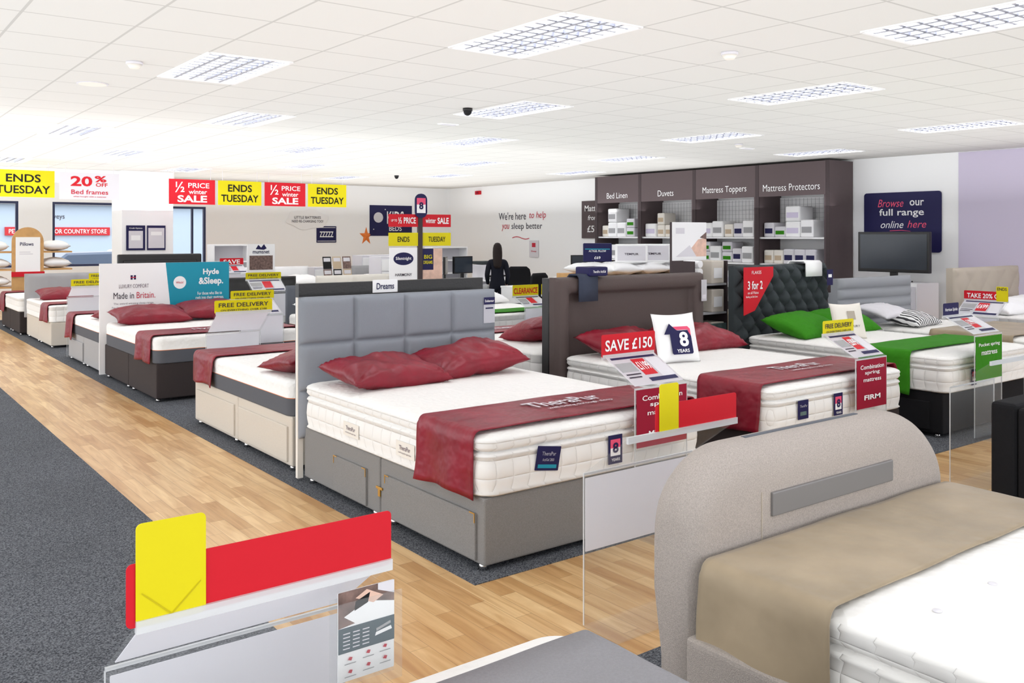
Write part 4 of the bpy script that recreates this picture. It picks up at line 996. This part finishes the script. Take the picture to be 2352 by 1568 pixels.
bm = bmesh.new(); A = [bm.verts.new((11.45 + (u - .5) * .42, YB - .001, 1.55 + (v - .5) * .5)) for u, v in st]; cc = bm.verts.new((11.45, bw - .02, 1.55))
for i in range(10): bm.faces.new((A[i], A[(i + 1) % 10], cc))
meta(finish('star_decoration', bm, M['orange']), 'orange star wall decoration', 'decoration')

# notice boards on pillar
for i, x in enumerate((4.98, 5.38)):
    lines = [('R', .12, .08, .88, .78, M['pale']), ('Credit Options', .5, .88, .7, .07, M['white']), ('R', .25, .4, .75, .6, M['white'])] if i == 0 else [('R', .06, .08, .94, .9, M['pale']), ('R', .2, .6, .8, .75, M['white'])]
    card('notice_board', None, (x, 19.08, 1.53), fY, .36, .5, M['navy'], lines, .02, label='navy framed notice board on white pillar', cat='notice board')

# pillow stand
t = thing('pillow_rack', 'arched wooden pillow rack with white information panel', 'display rack', (2.95, 18.5, 0))
def arch(name, w, z0, z1, y0, y1, m, par):
    pts = [(-w / 2, z0)] + [(-w / 2 * math.cos(k * pi / 16), z1 - w / 2 + w / 2 * math.sin(k * pi / 16)) for k in range(17)] + [(w / 2, z0)]
    bm = bmesh.new(); A = [bm.verts.new((x, y0, z)) for x, z in pts]; B = [bm.verts.new((x, y1, z)) for x, z in pts]; n = len(pts)
    bm.faces.new(A); bm.faces.new(B[::-1])
    for i in range(n): bm.faces.new((A[i], A[(i + 1) % n], B[(i + 1) % n], B[i]))
    return finish(name, bm, m, par)
arch('arch_panel', .52, 0, 1.73, 0, .04, M['woodlight'], t)
card('information_panel', t, (0, -.012, 1.2), fY, .4, .7, M['white'], [('Pillows', .45, .82, .55, .09, M['navy']), ('R', .15, .6, .6, .62, M['pale']), ('R', .15, .55, .7, .57, M['pale'])], .01)
box('red_strip', (-.27, -.03, .83), (.27, -.013, .92), M['red'], t, bev=.002)
for zz in (.3, .62, .94, 1.26):
    box('shelf', (-.75, .04, zz), (.75, .6, zz + .03), M['woodlight'], t, bev=.003)
for zz in (.33, .65, .97, 1.29):
    for xx in (-.52, .5): pillow('pillow', 'plump white pillow on the wooden rack', 'pillow', (2.95 + xx, 18.82, zz + .1), (0, 0, R.uniform(-.1, .1)), .5, .6, .19, M['white'], group='pillows on wooden rack', n=12, seed=R.random() * 9)

# boards and furniture at the back
o = card('display_board', None, (6.05, 15.2, 1.12), fY, .5, .62, M['white'], [('mumsnet', .5, .78, .6, .09, M['navy']), ('R', .08, .28, .92, .68, M['photoa']), ('R', .1, 0, .9, .16, M['navy']), ('P', [(.3, .86), (.4, .98), (.5, .9), (.6, 1), (.7, .88), (.6, .84)], M['navy'])], .02, label='white advertising board with bedroom picture', cat='sign')
box('post', (-.02, -1.1, -.05), (.02, -.3, -.021), M['lightgrey'], o, bev=.004); box('foot', (-.2, -1.12, -.2), (.2, -1.1, .12), M['lightgrey'], o, bev=.004)
def chest(lab, x, y, w, dd, h, n, m, rz=0):
    t = thing('chest_of_drawers', lab, 'chest of drawers', (x, y, 0), rz); box('body', (-w / 2, -dd / 2, .02), (w / 2, dd / 2, h), m, t, bev=.006)
    for i in range(n):
        z0 = .06 + (h - .1) * i / n; z1 = .06 + (h - .1) * (i + 1) / n - .015
        q = box('drawer', (-w / 2 + .02, -dd / 2 - .015, z0), (w / 2 - .02, -dd / 2 - .001, z1), M['white'], t, bev=.004)
        cyl('knob', (0, -dd / 2 - .015, (z0 + z1) / 2), .018, .02, M['chrome'], q, 10, rot=(pi / 2, 0, 0))
chest('white chest of drawers at the back', 9.6, 17.6, .9, .45, 1.15, 4, M['pale']); chest('white bedside chest at the back', 8.5, 18.0, .5, .4, .9, 3, M['pale']); chest('tall white chest near the pole', 8.35, 14.6, .8, .45, 1.2, 5, M['pale'])
chest('wide white chest by the back wall', 11.2, 19.6, 1.3, .5, 1.1, 3, M['lightgrey'])
def bookcase(lab, x, y, w, h):
    t = thing('bookcase', lab, 'shelves', (x, y, 0))
    for s in (-w / 2, w / 2 - .03): box('side_panel', (s, -.18, 0), (s + .03, .18, h), M['white'], t, bev=.003)
    for k in range(5): box('shelf', (-w / 2 + .03, -.18, .04 + (h - .07) * k / 4), (w / 2 - .03, .16, .07 + (h - .07) * k / 4), M['white'], t, bev=.003)
    box('back_panel', (-w / 2 + .03, .16, 0), (w / 2 - .03, .18, h), M['pale'], t, bev=0)
bookcase('open white bookcase at the back', 6.45, 17.9, .75, 1.4); bookcase('open white shelves near the desks', 11.9, 18.3, 1.0, 1.3)
# leaflet rack
t = thing('leaflet_rack', 'low rack with dark and brown brochures', 'leaflet rack', (7.2, 14.7, 0))
box('frame', (-.3, -.12, 0), (.3, .12, .8), M['white'], t, bev=.005)
for i in range(3):
    for j in range(2): card('brochure', t, (-.19 + .19 * i, -.14 + .04 * j, .88 + .22 * j), (pi / 2 - .2, 0, 0), .16, .22, [M['photoa'], M['black'], M['kraft']][(i + j) % 3], [('R', .1, .6, .9, .9, M['pale'])], .004)

def desk(lab, x, y, rz=0, w=1.4):
    t = thing('desk', lab, 'desk', (x, y, 0), rz); box('desktop', (-w / 2, -.35, .72), (w / 2, .35, .75), M['white'], t, bev=.005)
    for s in (-1, 1): box('side_panel', (s * w / 2 - (.03 if s > 0 else 0), -.33, 0), (s * w / 2 + (.03 if s < 0 else 0), .33, .72), M['white'], t, bev=.003)
    box('modesty_panel', (-w / 2 + .03, -.3, .2), (w / 2 - .03, -.28, .72), M['pale'], t, bev=0)
desk('white sales desk near the slogan wall', 9.7, 11.7, 0, 1.6); desk('white sales desk with printer', 9.6, 14.0, 0, 1.8); desk('white sales desk by the wall', 12.2, 13.5)
def monitor(x, y, z, rz, lab='black computer monitor on desk'):
    t = thing('computer_monitor', lab, 'monitor', (x, y, z), rz); box('screen_body', (-.25, -.02, .12), (.25, .02, .44), M['plastic'], t, bev=.006); box('screen', (-.23, -.023, .14), (.23, -.0205, .42), M['screen'], t, bev=0)
    box('neck', (-.03, -.01, .015), (.03, .03, .14), M['plastic'], t, bev=.003); box('foot', (-.12, -.09, 0), (.12, .09, .015), M['plastic'], t, bev=.004)
monitor(9.5, 14.05, .75, .2); monitor(12.0, 13.5, .75, -.3); monitor(9.05, 13.95, .75, .9)
t = thing('printer', 'grey office printer on white desk', 'printer', (10.1, 14.05, .75)); box('body', (-.25, -.2, 0), (.25, .2, .28), M['pale'], t, bev=.02); box('paper_tray', (-.2, -.27, .05), (.2, -.2, .08), M['plastic'], t, bev=.004); box('lid', (-.25, -.2, .285), (.25, .2, .34), M['charcoal'], t, bev=.012)
card('leaflet_holder', None, (10.3, 11.55, .88), (pi / 2 - .15, 0, 0), .22, .26, M['white'], [('R', .1, .5, .9, .9, M['photoa'])], .03, label='standing leaflet holder on sales desk', cat='leaflet holder')

def office_chair(x, y, rz, lab):
    t = thing('office_chair', lab, 'chair', (x, y, 0), rz)
    rings = [[(p[0], p[1] * .12 - .2 - .04 * math.sin((z - .55) * 5), z) for p in rrect(0, 0, w_, .5, .1)] for k, (z, w_) in enumerate(((.56, .3), (.6, .4), (.7, .46), (.85, .46), (.95, .42), (1.0, .3)))]
    loft('backrest', rings, M['blackfab'], t)
    sr = [[(p[0], p[1], z) for p in rrect(0, .02, w_, w_, .12)] for z, w_ in ((.42, .4), (.44, .48), (.49, .48), (.51, .4))]
    loft('seat', sr, M['blackfab'], t); cyl('gas_column', (0, 0, .1), .025, .32, M['plastic'], t, 12)
    box('back_bracket', (-.03, -.22, .44), (.03, -.14, .62), M['plastic'], t, bev=.004)
    bm = bmesh.new()
    for k in range(5):
        a = k * 2 * pi / 5; b2 = bmesh.new(); add_box(b2, (0, -.02, .07), (.29, .02, .1)); b2.transform(Matrix.Rotation(a, 4, 'Z')); me = bpy.data.meshes.new('x'); b2.to_mesh(me); b2.free(); bm.from_mesh(me); bpy.data.meshes.remove(me)
    finish('star_base', bm, M['plastic'], t)
    for k in range(5):
        a = k * 2 * pi / 5; cyl('castor', (.28 * math.cos(a), .28 * math.sin(a), .005), .025, .07, M['plastic'], t, 10)
office_chair(8.75, 11.15, .3, 'black office chair beside the sales desk'); office_chair(10.2, 13.2, 2.6, 'black office chair at the printer desk')

# ------------------------------------------------------------------ people
def person(x, y, rz, scale, lab):
    t = thing('person', lab, 'person', (x, y, 0), rz); t.scale = (scale,) * 3
    V = []; E = []; Rr = []
    def add(p, r, par=None):
        V.append(p); Rr.append(r); i = len(V) - 1
        if par is not None: E.append((par, i))
        return i
    pel = add((0, 0, .92), (.14, .1)); sp = add((0, .01, 1.08), (.11, .08), pel); ch = add((0, .0, 1.27), (.13, .09), sp); nb = add((0, 0, 1.42), (.06, .05), ch)
    nk = add((0, .005, 1.48), (.045, .045), nb); h1 = add((0, .01, 1.55), (.062, .075), nk); h2 = add((0, .01, 1.63), (.07, .085), h1); h3 = add((0, .005, 1.7), (.04, .05), h2)
    add((0, .1, 1.575), (.014, .014), h1)
    for s in (-1, 1):
        sh = add((s * .155, 0, 1.37), (.048, .05), ch); el = add((s * .21, -.01, 1.1), (.038, .038), sh); wr = add((s * .19, .13, .93), (.025, .022), el)
        pm = add((s * .18, .2, .9), (.033, .015), wr)
        for k in range(4):
            f1 = add((s * (.18 + (k - 1.5) * .02), .25, .89), (.009, .009), pm); f2 = add((s * (.18 + (k - 1.5) * .021), .275 + .006 * (k in (1, 2)), .87), (.008, .008), f1)
        th = add((s * .145, .2, .895), (.01, .01), pm); add((s * .135, .225, .885), (.008, .008), th)
        hp = add((s * .085, 0, .86), (.085, .09), pel); kn = add((s * .09, .02, .49), (.055, .058), hp); an = add((s * .09, -.01, .09), (.036, .04), kn); add((s * .1, .13, .035), (.035, .025), an)
    me = bpy.data.meshes.new('body'); me.from_pydata(V, E, []); ob = bpy.data.objects.new('tmp', me); COL.objects.link(ob)
    ob.modifiers.new('s', 'SKIN')
    for i, r_ in enumerate(Rr): me.skin_vertices[0].data[i].radius = r_
    me.skin_vertices[0].data[0].use_root = True
    ob.modifiers.new('u', 'SUBSURF').levels = 2
    dg = bpy.context.evaluated_depsgraph_get(); bme = bpy.data.meshes.new_from_object(ob.evaluated_get(dg)); bpy.data.objects.remove(ob)
    bme.materials.clear(); bme.materials.append(M['skin'])
    for p in bme.polygons: p.use_smooth = True
    b = bpy.data.objects.new('body', bme); COL.objects.link(b); b.parent = t
    def cloth(name, fn, m, push):
        bm = bmesh.new(); bm.from_mesh(bme); bm.normal_update()
        for v in bm.verts: v.co += v.normal * push
        bmesh.ops.delete(bm, geom=[f for f in bm.faces if not fn(f.calc_center_median())], context='FACES')
        finish(name, bm, m, t, smooth=True, fix=False)
    cloth('jacket', lambda c: .82 < c.z < 1.46 and not (c.y > .11), M['cloth'], .014)
    cloth('trousers', lambda c: .1 < c.z < .98 and c.y < .1 and abs(c.x) < .17, M['cloth'], .009)
    for s, nm in ((-1, 'shoe'), (1, 'shoe')):
        cloth(nm, lambda c: c.z < .1 and c.x * s > 0, M['plastic'], .008)
    rings = []
    for z, w_, dpt, yy in ((1.24, .05, .02, -.105), (1.3, .08, .03, -.1), (1.4, .09, .04, -.08), (1.48, .095, .06, -.055), (1.56, .095, .09, -.02), (1.64, .09, .1, -.005), (1.7, .075, .085, 0), (1.74, .045, .05, 0), (1.75, .01, .01, 0)):
        rings.append([(w_ * math.cos(a), yy + dpt * math.sin(a), z) for a in [k * 2 * pi / 18 for k in range(18)]])
    loft('hair', rings, M['hair'], t)
    for s in (-1, 1):
        bm = bmesh.new(); bmesh.ops.create_uvsphere(bm, u_segments=8, v_segments=6, radius=.012); finish('eye', bm, M['black'], t, (s * .03, .085, 1.61), smooth=True)
person(8.95, 12.2, math.radians(-35), .835, 'woman with long dark hair, dark clothes, standing back turned')
